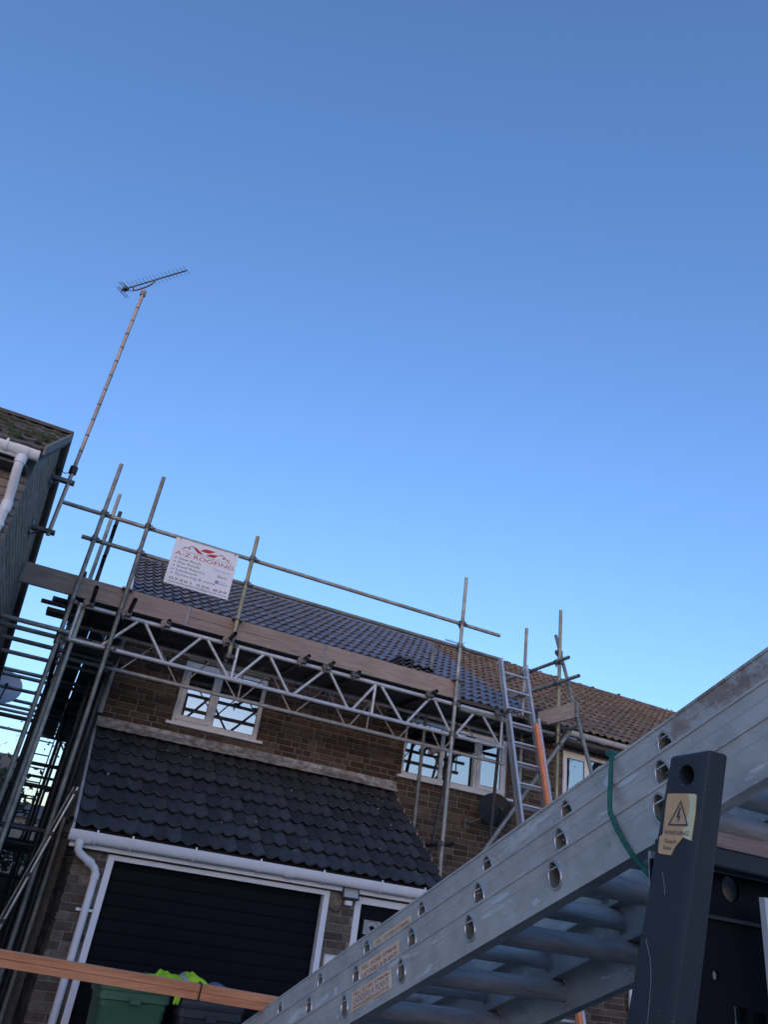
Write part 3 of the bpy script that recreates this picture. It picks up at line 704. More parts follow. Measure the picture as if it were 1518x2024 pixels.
boxobj('timber_panel', (-2.2, 6.165, 3.6), (-1.02, 6.187, 4.55), 'fascia_dark', nb)

# ================================================================== TV mast on the gable
tv = thing('television_aerial', 'tall jointed mast with television aerial bracketed to the dark brick gable', 'aerial', (-.657, 7.6, 4.79))
mp = [V((-.655, 7.6, 4.79)), V((-.658, 7.6, 5.6)), V((-.666, 7.6, 8.13))]
MB().tube(mp[0], mp[2], .021, 12).build('mast', 'mast', tv, 40)
for t in [.24+.062*i for i in range(12)]:
    p = mp[0].lerp(mp[2], t); MB().tube(p-V((0, 0, .006)), p+V((0, 0, .006)), .0225, 12).build('mast_joint', 'black_plastic', tv)
MB().tube((-.657, 7.6, 5.52), (-.657, 7.6, 5.60), .040, 12).build('mast_clamp', 'black_plastic', tv)
MB().path([(-.657, 7.6, 5.54), (-.72, 7.6, 5.50), (-.80, 7.61, 5.53), (-.825, 7.62, 5.56)], .005, 6).build('cable', 'black_plastic', tv, 60)
for z in (5.416, 4.83):
    b_ = MB(); b_.box((-.83, 7.57, z-.02), (-.60, 7.585, z+.02)); b_.box((-.83, 7.615, z-.02), (-.60, 7.63, z+.02)); b_.box((-.832, 7.5, z-.09), (-.815, 7.70, z+.06))
    b_.tube((-.612, 7.55, z), (-.612, 7.65, z), .012, 8); b_.tube((-.82, 7.6, z-.085), (-.74, 7.6, z-.015), .01, 8)
    b_.build('wall_bracket', 'coupler', tv)
b0, b1 = V((-.93, 7.79, 8.19)), V((-.267, 7.03, 8.215)); bd = (b1-b0).normalized(); side = bd.cross(V((0, 0, 1))).normalized()
bm_ = MB().tube(b0, b1, .009, 8).build('boom', 'aerial', tv, 40)
for i in range(17):
    p = b0.lerp(b1, .10+.89*i/16); el = MB(); h = .078-.016*i/16
    el.tube(p-side*h+V((0, 0, .008)), p+side*h+V((0, 0, .008)), .0026, 6); el.build('element', 'aerial', bm_)
rf = MB(); p = b0.lerp(b1, .02)
for s_ in (-1, 1):
    for k in (0, .035): rf.tube(p+bd*k+side*.085+V((0, 0, s_*.04)), p+bd*k-side*.085+V((0, 0, s_*.05)), .005, 6)
    rf.tube(p+V((0, 0, s_*.055)), p, .006, 6)
rf.obox(p+bd*.05, bd*.03, side*.025, V((0, 0, .02))); rf.build('reflector', 'aerial', tv)
bb = MB(); q = mp[2]; bb.path([b0.lerp(b1, .20)-V((0, 0, .005)), b0.lerp(b1, .21)-V((0, 0, .075)), b0.lerp(b1, .28)-V((0, 0, .09)), b0.lerp(b1, .42)-V((0, 0, .085)), b0.lerp(b1, .50)-V((0, 0, .06)), b0.lerp(b1, .54)-V((0, 0, .004))], .009, 8); bb.build('cradle_arm', 'aerial', tv, 50)
MB().tube(mp[2]-V((0, 0, .05)), mp[2]+V((0, 0, .02)), .034, 12).build('mast_head', 'mast', tv, 40)
# small aerial and vent pipe behind the ridge
va = thing('ridge_aerial', 'tiny aerial and pale pipe peeping over the brown tiled ridge', 'aerial', (7.25, 13.5, 6.9))
MB().tube((7.27, 13.5, 6.6), (7.27, 13.5, 7.22), .03, 10).build('vent_pipe', 'pvc', va, 40)
MB().tube((7.22, 13.45, 6.6), (7.22, 13.45, 7.29), .012, 8).build('mast', 'aerial', va, 40)
e_ = MB(); e_.tube((6.88, 13.4, 7.24), (7.36, 13.45, 7.24), .008, 6)
for i in range(8): e_.tube((6.90+i*.055, 13.34, 7.245), (6.90+i*.055, 13.48, 7.255), .005, 5)
for z in (7.19, 7.29): e_.tube((7.33, 13.35, z), (7.33, 13.55, z), .006, 5)
e_.build('boom', 'aerial', va)

# ================================================================== FRONT SCAFFOLD
scaf = thing('scaffold', 'tube scaffold across the house front with lattice beams, toe boards and guard rails', 'scaffold', (2.0, YS, GZ), 'scaffolding round the house')
def coupler_mesh():
    m_ = MB(); m_.tube((0, 0, -.026), (0, 0, .026), .034, 10); m_.tube((-.026, .049, 0), (.026, .049, 0), .034, 10)
    m_.obox((.040, .0, .0), (.014, 0, 0), (0, .011, 0), (0, 0, .020)); m_.tube((.046, 0, 0), (.074, .008, 0), .007, 6); m_.tube((.074, .008, 0), (.082, .010, 0), .011, 6)
    m_.obox((0, .052, -.040), (.018, 0, 0), (0, .011, 0), (0, 0, .012)); m_.tube((0, .049, -.045), (0, .045, -.075), .007, 6); m_.tube((0, .045, -.07), (0, .044, -.078), .011, 6)
    return m_.mesh('coupler', 'coupler', 40)
CPL = coupler_mesh()
def coupler(p, parent, rz=0.0): place('coupler', CPL, parent, Matrix.Translation(p) @ Matrix.Rotation(rz, 4, 'Z') @ Matrix.Rotation(random.uniform(-.15, .15), 4, 'Z'))
YI = YS+.05
std = [(-.245, YS, GZ, 6.09), (.25, YS, GZ, 6.10), (1.505, YS, 4.20, 5.735), (4.405, YS, GZ, 6.09), (5.96, YS, GZ, 6.07)]
for x, y, z0, z1 in std: tubeobj('standard', (x, y, z0), (x, y, z1), scaf, 'tube_yellow' if x in (1.505, 5.96) else 'tube')
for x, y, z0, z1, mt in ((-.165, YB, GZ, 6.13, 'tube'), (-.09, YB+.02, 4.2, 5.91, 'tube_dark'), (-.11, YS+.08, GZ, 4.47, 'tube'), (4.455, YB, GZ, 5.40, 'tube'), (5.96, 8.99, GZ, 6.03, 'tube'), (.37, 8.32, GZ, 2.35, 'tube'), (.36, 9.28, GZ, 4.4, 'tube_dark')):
    tubeobj('standard', (x, y, z0), (x, y, z1), scaf, mt)
for z, a, b in ((5.442, -.69, 5.015), (5.117, -.38, 5.03)):
    tubeobj('guard_rail', (a, YI, z), (b, YI, z), scaf)
    for x in (-.245, .25, 1.505, 4.405): coupler((x, YS, z), scaf)
for p, q in (((-.09, YB-.35, 5.55), (-.09, YB+.6, 5.55)), ((-.09, YB-.35, 5.15), (-.09, YB+.6, 5.15))): tubeobj('return_rail', p, q, scaf, 'tube_dark')
# lattice beams
def lattice(y, x0, x1, shift, mat):
    zt, zb = 4.372, 3.993; name = 'lattice_beam'
    top = tubeobj(name, (x0, y, zt), (x1, y, zt), scaf, mat)
    tubeobj('bottom_chord', (x0, y, zb), (x1, y, zb), top, mat)
    bx = [.145, .87, 1.60, 2.31, 3.05, 3.765, 4.44, 5.15]; tx = [-.18, .505, 1.205, 1.945, 2.695, 3.37, 4.105, 4.775, 5.5]
    rr = .0175 if y < 8.6 else .0095
    for i, b in enumerate(bx):
        for t, o_ in ((tx[i], -.045), (tx[i+1], .045)):
            if x0 < t+shift < x1 and x0 < b+shift < x1:
                s_ = 1 if t > b else -1
                MB().tube((b+shift+o_*.8, y, zb+.015), (t+shift-s_*.04, y, zt-.015), rr, 8).build('lattice_rod', mat, top, 50)
    for xv in (x0+.03, 1.60+shift, 3.33+shift, x1-.04):
        MB().tube((xv, y, zb), (xv, y, zt), rr+.001, 8).build('lattice_post', mat, top, 50)
lattice(YI, -.18, 5.17, 0, 'alu')
lattice(YB, -.24, 5.72, .30, 'alu')
for x in (-.245, .25, 4.405):
    for z in (4.372, 3.993): coupler((x, YS, z), scaf)
coupler((1.505, YS, 4.372), scaf); coupler((1.505, YS, 4.23), scaf)
# transoms under the boards, their ends poking out over the beam
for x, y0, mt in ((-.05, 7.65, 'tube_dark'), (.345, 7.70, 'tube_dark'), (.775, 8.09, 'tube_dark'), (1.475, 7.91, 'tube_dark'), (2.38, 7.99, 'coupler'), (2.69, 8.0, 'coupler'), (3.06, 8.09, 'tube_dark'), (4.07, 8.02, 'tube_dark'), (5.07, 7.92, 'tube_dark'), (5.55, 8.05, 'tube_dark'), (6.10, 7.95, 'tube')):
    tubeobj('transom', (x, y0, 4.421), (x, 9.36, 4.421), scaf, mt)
    coupler((x, YI-.049, 4.395), scaf, 1.57)
# platform boards
def plank(name, a, b, mat, parent, bands=True, axis=0):
    o = MB().box(a, b).build(name, mat, parent)
    if bands:
        for e in (0, 1):
            lo, hi = list(a), list(b)
            if e: lo[axis] = b[axis]-.03; hi[axis] = b[axis]+.0015
            else: lo[axis] = a[axis]-.0015; hi[axis] = a[axis]+.03
            for k in range(3):
                if k != axis: lo[k] -= .0015; hi[k] += .0015
            MB().box(lo, hi).build('end_band', 'end_band', o)
    return o
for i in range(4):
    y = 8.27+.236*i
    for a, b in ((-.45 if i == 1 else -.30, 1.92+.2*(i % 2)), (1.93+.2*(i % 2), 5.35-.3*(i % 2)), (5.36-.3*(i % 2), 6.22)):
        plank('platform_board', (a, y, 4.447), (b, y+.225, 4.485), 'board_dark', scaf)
# toe boards
plank('toe_board', (-.80, YI+.003, 4.452), (.975, YI+.041, 4.677), 'board', scaf)
plank('toe_board', (.980, YI+.003, 4.450), (2.62, YI+.041, 4.675), 'board', scaf, False)
plank('toe_board', (2.62, YI+.004, 4.448), (4.485, YI+.042, 4.673), 'board', scaf)
MB().box((.985, YI-.001, 4.560), (2.0, YI+.0028, 4.563)).build('board_split', 'black_plastic', scaf)
plank('toe_board', (5.872, 7.66, 4.455), (5.910, 8.50, 4.655), 'board_tan', scaf, True, 1)
for x, z in ((.25, 4.66), (1.505, 4.66), (4.405, 4.665)):
    MB().box((x-.055, YS-.027, z-.008), (x+.06, YI+.002, z+.010)).build('board_clip', 'coupler', scaf)
# return rails, rakers and braces at the right-hand end
for y0, y1, z in ((7.88, 9.43, 5.30), (7.66, 9.215, 5.0)):
    tubeobj('return_rail', (5.911, y0, z), (5.911, y1, z), scaf); coupler((5.96, YS, z), scaf, 1.57); coupler((5.96, 8.99, z), scaf, 1.57)
tubeobj('raker', (6.01, 8.32, 5.75), (6.01, 6.04, GZ+.02), scaf); coupler((6.005, 8.20, 5.46), scaf, 1.57)
tubeobj('brace', (6.13, YS-.05, 4.42), (4.72, YS-.05, 2.47), scaf)
coupler((5.96, YS, 4.18), scaf, 3.14)
tubeobj('ledger', (4.50, YI, 4.33), (6.28, YI, 4.33), scaf); coupler((5.96, YS, 4.33), scaf)
tubeobj('ledger', (4.2, YB+.05, 4.36), (6.35, YB+.05, 4.36), scaf, 'tube_dark')
tubeobj('brace', (4.97, YB, 4.66), (4.66, YB, 2.2), scaf, 'tube_dark')
tubeobj('brace', (5.62, YB-.02, 4.40), (5.50, YB-.02, 1.6), scaf, 'tube_dark')
tubeobj('tie_tube', (4.455, 8.00, 2.755), (4.455, 9.40, 2.755), scaf, 'tube_dark'); coupler((4.405, YS, 2.755), scaf, 1.57)
# shiny raking pole with dark joints by the garage corner
pa, pb = V((.380, 7.96, 2.60)), V((-.17, 7.96, GZ+.02))
MB().tube(pa, pb, .014, 10).build('steel_pole', 'steel_bright', scaf, 40)
MB().tube(pa+V((-.035, .02, 0)), pb+V((-.035, .02, 0)), .008, 8).build('steel_pole', 'tube', scaf, 40)
for t in (.02, .17, .31, .46, .60, .75): p = pa.lerp(pb, t); MB().obox(p+V((-.012, 0, 0)), (.024, 0, .004), (0, .02, 0), (.005, 0, .018)).build('pole_clamp', 'black_plastic', scaf)
tubeobj('tie_tube', (.40, 7.75, 2.32), (.40, 9.3, 2.32), scaf, 'tube_dark'); tubeobj('tie_tube', (-.2, 8.36, 2.20), (.62, 8.36, 2.20), scaf, 'tube_dark')

# ================================================================== ALLEY SCAFFOLD
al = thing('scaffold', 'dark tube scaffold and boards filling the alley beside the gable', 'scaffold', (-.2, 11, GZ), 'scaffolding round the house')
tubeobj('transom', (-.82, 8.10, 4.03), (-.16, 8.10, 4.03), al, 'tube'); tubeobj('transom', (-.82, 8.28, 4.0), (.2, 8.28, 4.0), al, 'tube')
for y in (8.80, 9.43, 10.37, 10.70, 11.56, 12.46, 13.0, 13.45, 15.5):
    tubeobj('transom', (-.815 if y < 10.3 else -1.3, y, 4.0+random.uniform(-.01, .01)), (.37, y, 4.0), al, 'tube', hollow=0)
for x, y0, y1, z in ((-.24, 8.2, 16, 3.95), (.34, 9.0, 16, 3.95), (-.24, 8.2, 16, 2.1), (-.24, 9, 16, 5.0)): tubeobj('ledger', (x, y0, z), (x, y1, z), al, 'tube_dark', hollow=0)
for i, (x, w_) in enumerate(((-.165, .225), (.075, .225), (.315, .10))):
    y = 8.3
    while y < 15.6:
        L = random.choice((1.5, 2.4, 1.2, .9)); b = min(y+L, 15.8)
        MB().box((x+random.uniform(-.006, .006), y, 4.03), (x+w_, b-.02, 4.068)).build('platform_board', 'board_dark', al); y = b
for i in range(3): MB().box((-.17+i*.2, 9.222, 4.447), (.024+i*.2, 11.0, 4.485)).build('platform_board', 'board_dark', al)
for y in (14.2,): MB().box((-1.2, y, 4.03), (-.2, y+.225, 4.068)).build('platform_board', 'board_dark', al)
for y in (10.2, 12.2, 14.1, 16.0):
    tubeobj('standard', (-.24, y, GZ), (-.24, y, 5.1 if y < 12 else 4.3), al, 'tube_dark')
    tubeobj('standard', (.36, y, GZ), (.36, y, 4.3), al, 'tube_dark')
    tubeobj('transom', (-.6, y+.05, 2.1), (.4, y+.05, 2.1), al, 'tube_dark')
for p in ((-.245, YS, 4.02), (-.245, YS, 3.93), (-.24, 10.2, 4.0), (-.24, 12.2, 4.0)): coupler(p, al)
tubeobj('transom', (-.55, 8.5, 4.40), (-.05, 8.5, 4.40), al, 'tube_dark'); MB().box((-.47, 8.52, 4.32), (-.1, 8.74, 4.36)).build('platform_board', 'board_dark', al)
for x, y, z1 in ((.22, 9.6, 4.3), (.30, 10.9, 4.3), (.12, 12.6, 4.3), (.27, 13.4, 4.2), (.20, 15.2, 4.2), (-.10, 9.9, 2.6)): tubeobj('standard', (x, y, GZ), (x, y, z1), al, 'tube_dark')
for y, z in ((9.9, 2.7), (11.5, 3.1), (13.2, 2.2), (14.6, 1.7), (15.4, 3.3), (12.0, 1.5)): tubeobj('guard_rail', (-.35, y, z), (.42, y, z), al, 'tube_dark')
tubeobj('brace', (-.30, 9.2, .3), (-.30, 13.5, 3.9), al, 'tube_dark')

# ladders at the back of the alley
def ladder(name, label, T, dirn, width, length, mat, parent=None, stile=(.012, .03), rung=.013, group=None, z_rungs=.25):
    t = thing(name, label, 'ladder', tuple(V(T)+V(dirn)*length), group)
    dirn = V(dirn).normalized(); n = V((1, 0, 0)).cross(dirn)
    for s_ in (-1, 1):
        MB().obox(V(T)+V((s_*width/2, 0, 0))+dirn*length/2, (stile[0], 0, 0), n*stile[1], dirn*length/2).build('stile', mat, t)
    k = .15
    while k < length:
        p = V(T)+dirn*k; MB().tube(p-V((width/2, 0, 0)), p+V((width/2, 0, 0)), rung, 8).build('rung', mat, t, 50); k += z_rungs
    return t
ladder('ladder', 'slim dark ladder standing at the far end of the alley', (-.05, 16.3, 4.9), (0, -.12, -.99), .27, 3.0, 'tube_dark')
ladder('ladder', 'wider dark ladder lower down in the alley, below the slim one', (-.08, 15.8, 3.1), (0, -.12, -.99), .36, 3.0, 'tube_dark')

# ================================================================== SIGN
sg = thing('roofing_sign', 'white A-Z roofing sign board with red lettering tied to the guard rails', 'sign', (.965, YS, 4.86))
SX0, SX1, SZ0, SZ1, SY = .592, 1.342, 4.860, 5.428, YI-.034
bevel(boxobj('board', (SX0, SY, SZ0), (SX1, SY+.005, SZ1), 'sign', sg), .002)
SWd, SHt = SX1-SX0, SZ1-SZ0
def suv(u, v): return (SX0+u*SWd, SY-.0015, SZ1-v*SHt)
def sput(name, txt, u, v, wu, hv, mat, shear=0.0):
    me = fit_text(txt, wu*SWd, hv*SHt, mat, shear); p = suv(u, v)
    place(name, me, sg, frame_matrix(p, (1, 0, 0), (0, 0, 1), (0, -1, 0)))
sput('lettering', 'A-Z ROOFING', .045, .36, .92, .082, 'red')
for i, (t, wv) in enumerate((('New Roofs', .34), ('Flat Roofs', .33), ('Roof Repairs', .43), ('Leadwork', .33), ('Guttering & more', .62))):
    v = .455+.082*i; hh = .062 if t in ('Roof Repairs', 'Guttering & more') else .052
    sput('lettering', t, .13, v+(.014 if hh > .06 else 0), wv, hh, 'ink')
    c = suv(.075, v-.024); MB().tube((c[0], SY-.0015, c[2]), (c[0], SY-.0005, c[2]), .0085, 10).build('bullet', 'ink', sg)
sput('lettering', '07361 526 839', .06, .900, .90, .050, 'dark_red'); sput('lettering', 'azroofing2016@gmail.com', .055, .972, .91, .052, 'ink')
sput('lettering', 'Checkatrade.com', .66, .47, .28, .04, 'blue_pale', .3); sput('lettering', 'Bark', .76, .60, .15, .055, 'teal')
fb0, fb1 = suv(.745, .735), suv(.79, .665); MB().box((fb0[0], SY-.0016, fb0[2]), (fb1[0], SY-.0002, fb1[2])).build('logo_square', 'blue', sg)
p = suv(.758, .735); place('lettering', fit_text('f', .02*SWd, .055*SHt, 'sign'), sg, frame_matrix((p[0], SY-.003, p[2]), (1, 0, 0), (0, 0, 1), (0, -1, 0)))
sput('lettering', 'Find us on', .80, .69, .10, .024, 'blue'); sput('lettering', 'facebook', .80, .735, .14, .03, 'blue')
def sline(pts, mat, wd=.006, name='roof_line'):
    m_ = MB()
    for a, b in zip(pts, pts[1:]):
        a, b = V(suv(*a)), V(suv(*b)); d = (b-a).normalized(); n = d.cross(V((0, 1, 0)))
        m_.poly([a-n*wd/2, b-n*wd/2, b+n*wd/2, a+n*wd/2][::-1])
    m_.build(name, mat, sg)
sline([(.13, .215), (.27, .10), (.31, .13)], 'red', .008); sline([(.88, .215), (.745, .10), (.70, .135)], 'red', .008)
sline([(.14, .17), (.20, .17)], 'red', .006); sline([(.83, .175), (.885, .175)], 'red', .006)
for poly in ([(.27, .10), (.34, .115), (.47, .215), (.375, .215)], [(.40, .15), (.47, .075), (.64, .075), (.54, .155)], [(.50, .215), (.57, .155), (.70, .13), (.63, .215)]):
    MB().poly([suv(*q) for q in poly][::-1]).build('roof_shape', 'red', sg)
sline([(.10, .245), (.93, .245)], 'ink', .003)
for u in (.235, .78): MB().poly([suv(u-.014, .155), suv(u+.014, .155), suv(u+.014, .185), suv(u-.014, .185)][::-1]).build('window_mark', 'ink', sg)
for u, v in ((.07, .045), (.94, .045)):
    c = suv(u, v); MB().path([(c[0], SY-.004, c[2]), (c[0], SY-.012, c[2]+.025), (c[0], YI-.03, c[2]+.045), (c[0], YI, c[2]+.055)], .003, 6).build('cable_tie', 'tie', sg)

# ================================================================== ACCESS LADDER on the scaffold
la = thing('ladder', 'silver aluminium extension ladder leaning on the right end of the scaffold', 'ladder', (5.13, 6.6, GZ))
TD = V((0, -.291, -.957)).normalized(); LN = V((1, 0, 0)).cross(TD); T0 = V((0, 8.03, 5.02)); LEN = (T0.z-GZ)/-TD.z
if LN.y > 0: LN = -LN
def lad_section(xa, xb, t0, t1, off, capped):
    for x in (xa, xb):
        st = MB().obox(V((x, 0, 0))+T0+TD*(t0+t1)/2+LN*off, (.015, 0, 0), LN*.034, TD*(t1-t0)/2).build('stile', 'ladder_new', la)
        MB().obox(V((x-.0155, 0, 0))+T0+TD*(t0+t1)/2+LN*off, (.001, 0, 0), LN*.006, TD*(t1-t0)/2).build('stile_groove', 'aerial', st)
        if capped: MB().obox(V((x, 0, 0))+T0+TD*(t0-.02)+LN*(off-.012), (.016, 0, 0), LN*.05, TD*.022+LN*-.01).build('end_cap', 'ladder_new', st)
        k = t0+.14
        while k < t1:
            if x == xa: MB().tube(V((xa, 0, 0))+T0+TD*k+LN*off, V((xb, 0, 0))+T0+TD*k+LN*off, .0145, 10).build('rung', 'ladder_new', la, 50)
            for sx in (-.0155, .0155): MB().tube(V((x+sx-.002, 0, 0))+T0+TD*k+LN*off, V((x+sx+.002, 0, 0))+T0+TD*k+LN*off, .010, 8).build('rung_end', 'coupler', st)
            k += .25
lad_section(4.955, 5.34, 0.0, 2.9, 0, True)
lad_section(4.925, 5.352, .75, LEN, .072, False)
MB().obox(V((4.935, 0, 0))+T0+TD*.76+LN*.05, (.03, 0, 0), LN*.07, TD*.03).build('ladder_hook', 'coupler', la)
pw = thing('timber_pole', 'orange softwood pole strapped along the silver access ladder', 'timber', (5.42, 6.6, GZ))
MB().obox(V((5.275, 0, 0))+T0+TD*(.86+LEN)/2+LN*.129, (.024, 0, 0), LN*.022, TD*(LEN-.86)/2).build('pole', 'pole_wood', pw)

# ================================================================== SATELLITE DISHES
def dish(name, label, c, axis, rad, depth, mat, wall, lnb=True):
    t = thing(name, label, 'satellite dish', wall); c, axis = V(c), V(axis).normalized()
    a = axis.orthogonal().normalized(); b = axis.cross(a); n = 28; k = 6; vs = []; fs = []
    for sgn, off in ((0, 0), (1, -.008)):
        for j in range(k+1):
            r_ = rad*j/k; z_ = depth*(j/k)**2
            vs += [c+axis*(z_+off)+(a*math.cos(2*math.pi*i/n)+b*math.sin(2*math.pi*i/n))*(r_ if not sgn else r_) for i in range(n)]
    base = (k+1)*n
    for s_ in (0, base):
        for j in range(k):
            for i in range(n):
                q = (s_+j*n+i, s_+j*n+(i+1) % n, s_+(j+1)*n+(i+1) % n, s_+(j+1)*n+i); fs.append(q if s_ == 0 else q[::-1])
    fs += [(k*n+i, k*n+(i+1) % n, base+k*n+(i+1) % n, base+k*n+i) for i in range(n)]
    MB().add(vs, fs).build('reflector', mat, t, 40)
    down = (V((0, 0, -1))-axis*axis.dot(V((0, 0, -1)))).normalized()
    MB().path([c+down*rad*.9+axis*depth*.5, c+down*rad*.95+axis*.15, c+down*rad*.5+axis*.34], .009, 8).build('arm', 'black_plastic', t, 50)
    MB().tube(c+down*rad*.5+axis*.36, c+down*rad*.36+axis*.27, .024, 10).build('receiver_head', 'black_plastic', t, 50)
    wl = V(wall); MB().path([c-axis*.01, c-axis*.07, wl+V((0, -.08, 0)) if abs(wl.y-c.y) > .02 else wl, wl], .016, 8).build('bracket', 'coupler', t, 50)
    MB().obox(c-axis*.04, a*.05, b*.05, axis*.03).build('mount', 'black_plastic', t)
    MB().obox(wl, (.05, 0, 0), (0, .012, 0), (0, 0, .07)).build('wall_plate', 'coupler', t)
    return t
dish('satellite_dish', 'dark grey satellite dish on the brick wall under the wide window', (5.80, 9.32, 3.41), (-.30, -.90, .30), .235, .055, 'dish_dark', (5.52, YM-.02, 3.22))
dish('satellite_dish', 'pale grey satellite dish seen behind the alley tubes', (-.83, 11.9, 4.03), (.15, -.92, .30), .25, .06, 'dish_pale', (-1.18, 11.9, 3.75))
MB().box((-6, 10.36, GZ), (-1.2, 14, 4.4)).build('rear_wing', 'render_wall', nb)

# ================================================================== LOOSE TILES on the platform
tm = MB(); n = 12; th = .018; L_ = .40; vs = []
for v in (0, L_):
    vs += [(TW*i/n, v, wave(i/6)) for i in range(n+1)]
for v in (0, L_):
    vs += [(TW*i/n, v, wave(i/6)-th) for i in range(n+1)]
k = n+1
tm.add(vs, [(i, i+1, k+i+1, k+i) for i in range(n)]+[(2*k+i+1, 2*k+i, 3*k+i, 3*k+i+1) for i in range(n)]+[(2*k+i, 2*k+i+1, i+1, i) for i in range(n)]+[(k+i, k+i+1, 3*k+i+1, 3*k+i) for i in range(n)]+[(0, k, 3*k, 2*k), (n, 2*k+n, 3*k+n, k+n)])
LT = tm.mesh('spare_tile', 'tile_dark', 50)
piles = ((3.86, 8.76, 11, 'spare dark roof tile in the stack nearest the sign, behind the toe board'), (4.15, 8.78, 10, 'spare dark roof tile in the lower stack behind the toe board end'), (4.56, 8.74, 8, 'spare dark roof tile in the lowest stack beside the scaffold pole'))
for x, y, cnt, lab in piles:
    for i in range(cnt):
        o = place('roof_tile', LT, None, Matrix.Translation((x+random.uniform(-.012, .012), y+random.uniform(-.015, .015), 4.53+i*.046)) @ Matrix.Rotation(random.uniform(-.05, .05), 4, 'Z'))
        tag(o, lab, 'roof tile', 'spare tiles stacked on the scaffold')
for i in range(7):
    o = place('roof_tile', LT, None, Matrix.Translation((5.98+i*.055, 8.66, 4.50)) @ Matrix.Rotation(R(-78), 4, 'Y') @ Matrix.Rotation(random.uniform(-.04, .04), 4, 'Z'))
    tag(o, 'dark roof tile standing on edge in the row by the end toe board', 'roof tile', 'tiles standing on edge on the scaffold')

# ================================================================== BINS AND CLOTHES
def wheelie(name, label, x0, x1, y0, y1, ztop, mat, group):
    t = thing(name, label, 'wheelie bin', ((x0+x1)/2, (y0+y1)/2, GZ), group); cx_ = (x0+x1)/2; cy = (y0+y1)/2; hw, hd = (x1-x0)/2, (y1-y0)/2
    def ring(s_, z, sy=None):
        sy = sy or s_; r_ = .05; pts = []
        for qx, qy, a0 in ((1, 1, 0), (-1, 1, 90), (-1, -1, 180), (1, -1, 270)):
            for k in range(4):
                a = R(a0+30*k); pts.append((cx_+qx*(hw*s_-r_)+r_*math.cos(a), cy+qy*(hd*sy-r_)+r_*math.sin(a), z))
        return pts
    def loft(rings, cap=True):
        m_ = MB(); n = len(rings[0]); vs = [p for r_ in rings for p in r_]
        fs = [(j*n+i, j*n+(i+1) % n, (j+1)*n+(i+1) % n, (j+1)*n+i) for j in range(len(rings)-1) for i in range(n)]
        if cap: fs += [tuple(range(n))[::-1], tuple(range((len(rings)-1)*n, len(rings)*n))]
        return m_.add(vs, fs)
    zt = ztop-.075
    loft([ring(.74, GZ+.06), ring(.78, GZ+.3), ring(.90, zt-.12), ring(.91, zt-.115), ring(.91, zt-.06)]).build('body', mat, t, 35)
    loft([ring(.955, zt-.075), ring(.975, zt-.07), ring(.975, zt-.015), ring(.95, zt-.01)]).build('rim', mat, t, 35)
    lid = loft([ring(1.0, zt-.012), ring(1.01, zt-.005), ring(1.0, zt+.035), ring(.93, zt+.060), ring(.6, zt+.073), ring(.2, zt+.075)]).build('lid', mat, t, 35)
    for s_ in (-.55, .45):
        bevel(MB().box((cx_+s_*hw-.014, y0+.03, zt+.055), (cx_+s_*hw+.014, y1-.05, zt+.082)).build('lid_rib', mat, lid), .006)
    MB().box((cx_-.04, y0-.03, zt-.085), (cx_+.04, y0+.02, zt-.05)).build('front_catch', mat, t)
    MB().tube((cx_-hw*.8, y1+.02, zt-.03), (cx_+hw*.8, y1+.02, zt-.03), .016, 10).build('handle', mat, t, 40)
    for s_ in (-1, 1): MB().tube((cx_+s_*hw*.72, y1-.06, GZ+.1), (cx_+s_*hw*.88, y1-.06, GZ+.1), .1, 16).build('wheel', 'black_plastic', t, 40)
    return t
GRP = 'wheelie bins in front of the garage'
wheelie('wheelie_bin', 'green wheelie bin with its lid down before the black garage door', .93, 1.50, 6.93, 7.56, 1.245, 'green_bin', GRP)
wheelie('wheelie_bin', 'charcoal black wheelie bin beside the green one', 1.55, 2.09, 6.90, 7.52, 1.185, 'black_bin', GRP)
def crumple(name, label, cat, x0, x1, y0, y1, zfun, mat, nx=22, ny=14, tape=None):
    t = thing(name, label, cat, ((x0+x1)/2, (y0+y1)/2, zfun(.5, .9)-.05)); m_ = MB(); vs = []
    for j in range(ny+1):
        for i in range(nx+1):
            u, v = i/nx, j/ny
            e = 1+.16*math.sin(7*u+3)*(v-.5)+.1*math.sin(13*v)
            vs.append((x0+(x1-x0)*(u+.02*math.sin(9*v+2)), y0+(y1-y0)*v*e, zfun(u, v)))
    fs = [(j*(nx+1)+i, j*(nx+1)+i+1, (j+1)*(nx+1)+i+1, (j+1)*(nx+1)+i) for j in range(ny) for i in range(nx)]
    o = m_.add(vs, fs).build('fabric', mat, t, 80)
    md = o.modifiers.new('solid', 'SOLIDIFY'); md.thickness = .006
    if tape:
        for a, b in tape:
            q = MB(); rows = [int(a*nx), max(int(b*nx), int(a*nx)+1)]
            vv = [V(vs[j*(nx+1)+i])+V((0, -.004, .005)) for j in range(ny+1) for i in rows]
            q.add(vv, [(2*j, 2*j+1, 2*j+3, 2*j+2) for j in range(ny)]); q.build('reflective_tape', 'reflective', t, 80)
    return t
def ridged(u, v, k):
    a = math.sin(k*u*2.1+1.3*math.sin(k*v*1.1)+.7); b = math.sin(k*v*1.7+1.1*math.sin(k*u*.9+2)+k)
    return 1-abs(a)*.6-abs(b)*.4
def zv(u, v):
    env = min(1, 6*u, 5*(1-u), 7*v+.25, 5*(1-v)+.1); env = max(0, env)**.55
    return 1.215+env*(.050+.050*ridged(u, v, 3.4)+.020*ridged(u, v, 8.0))-(.05 if v < .02 else 0)
crumple('hi_vis_vest', 'crumpled yellow hi-vis vest lying over the bin lids', 'vest', 1.29, 1.80, 6.90, 7.26, zv, 'hivis', 44, 26, tape=((.52, .58),))
hv = bpy.data.objects['hi_vis_vest']; fm = MB(); vs = []
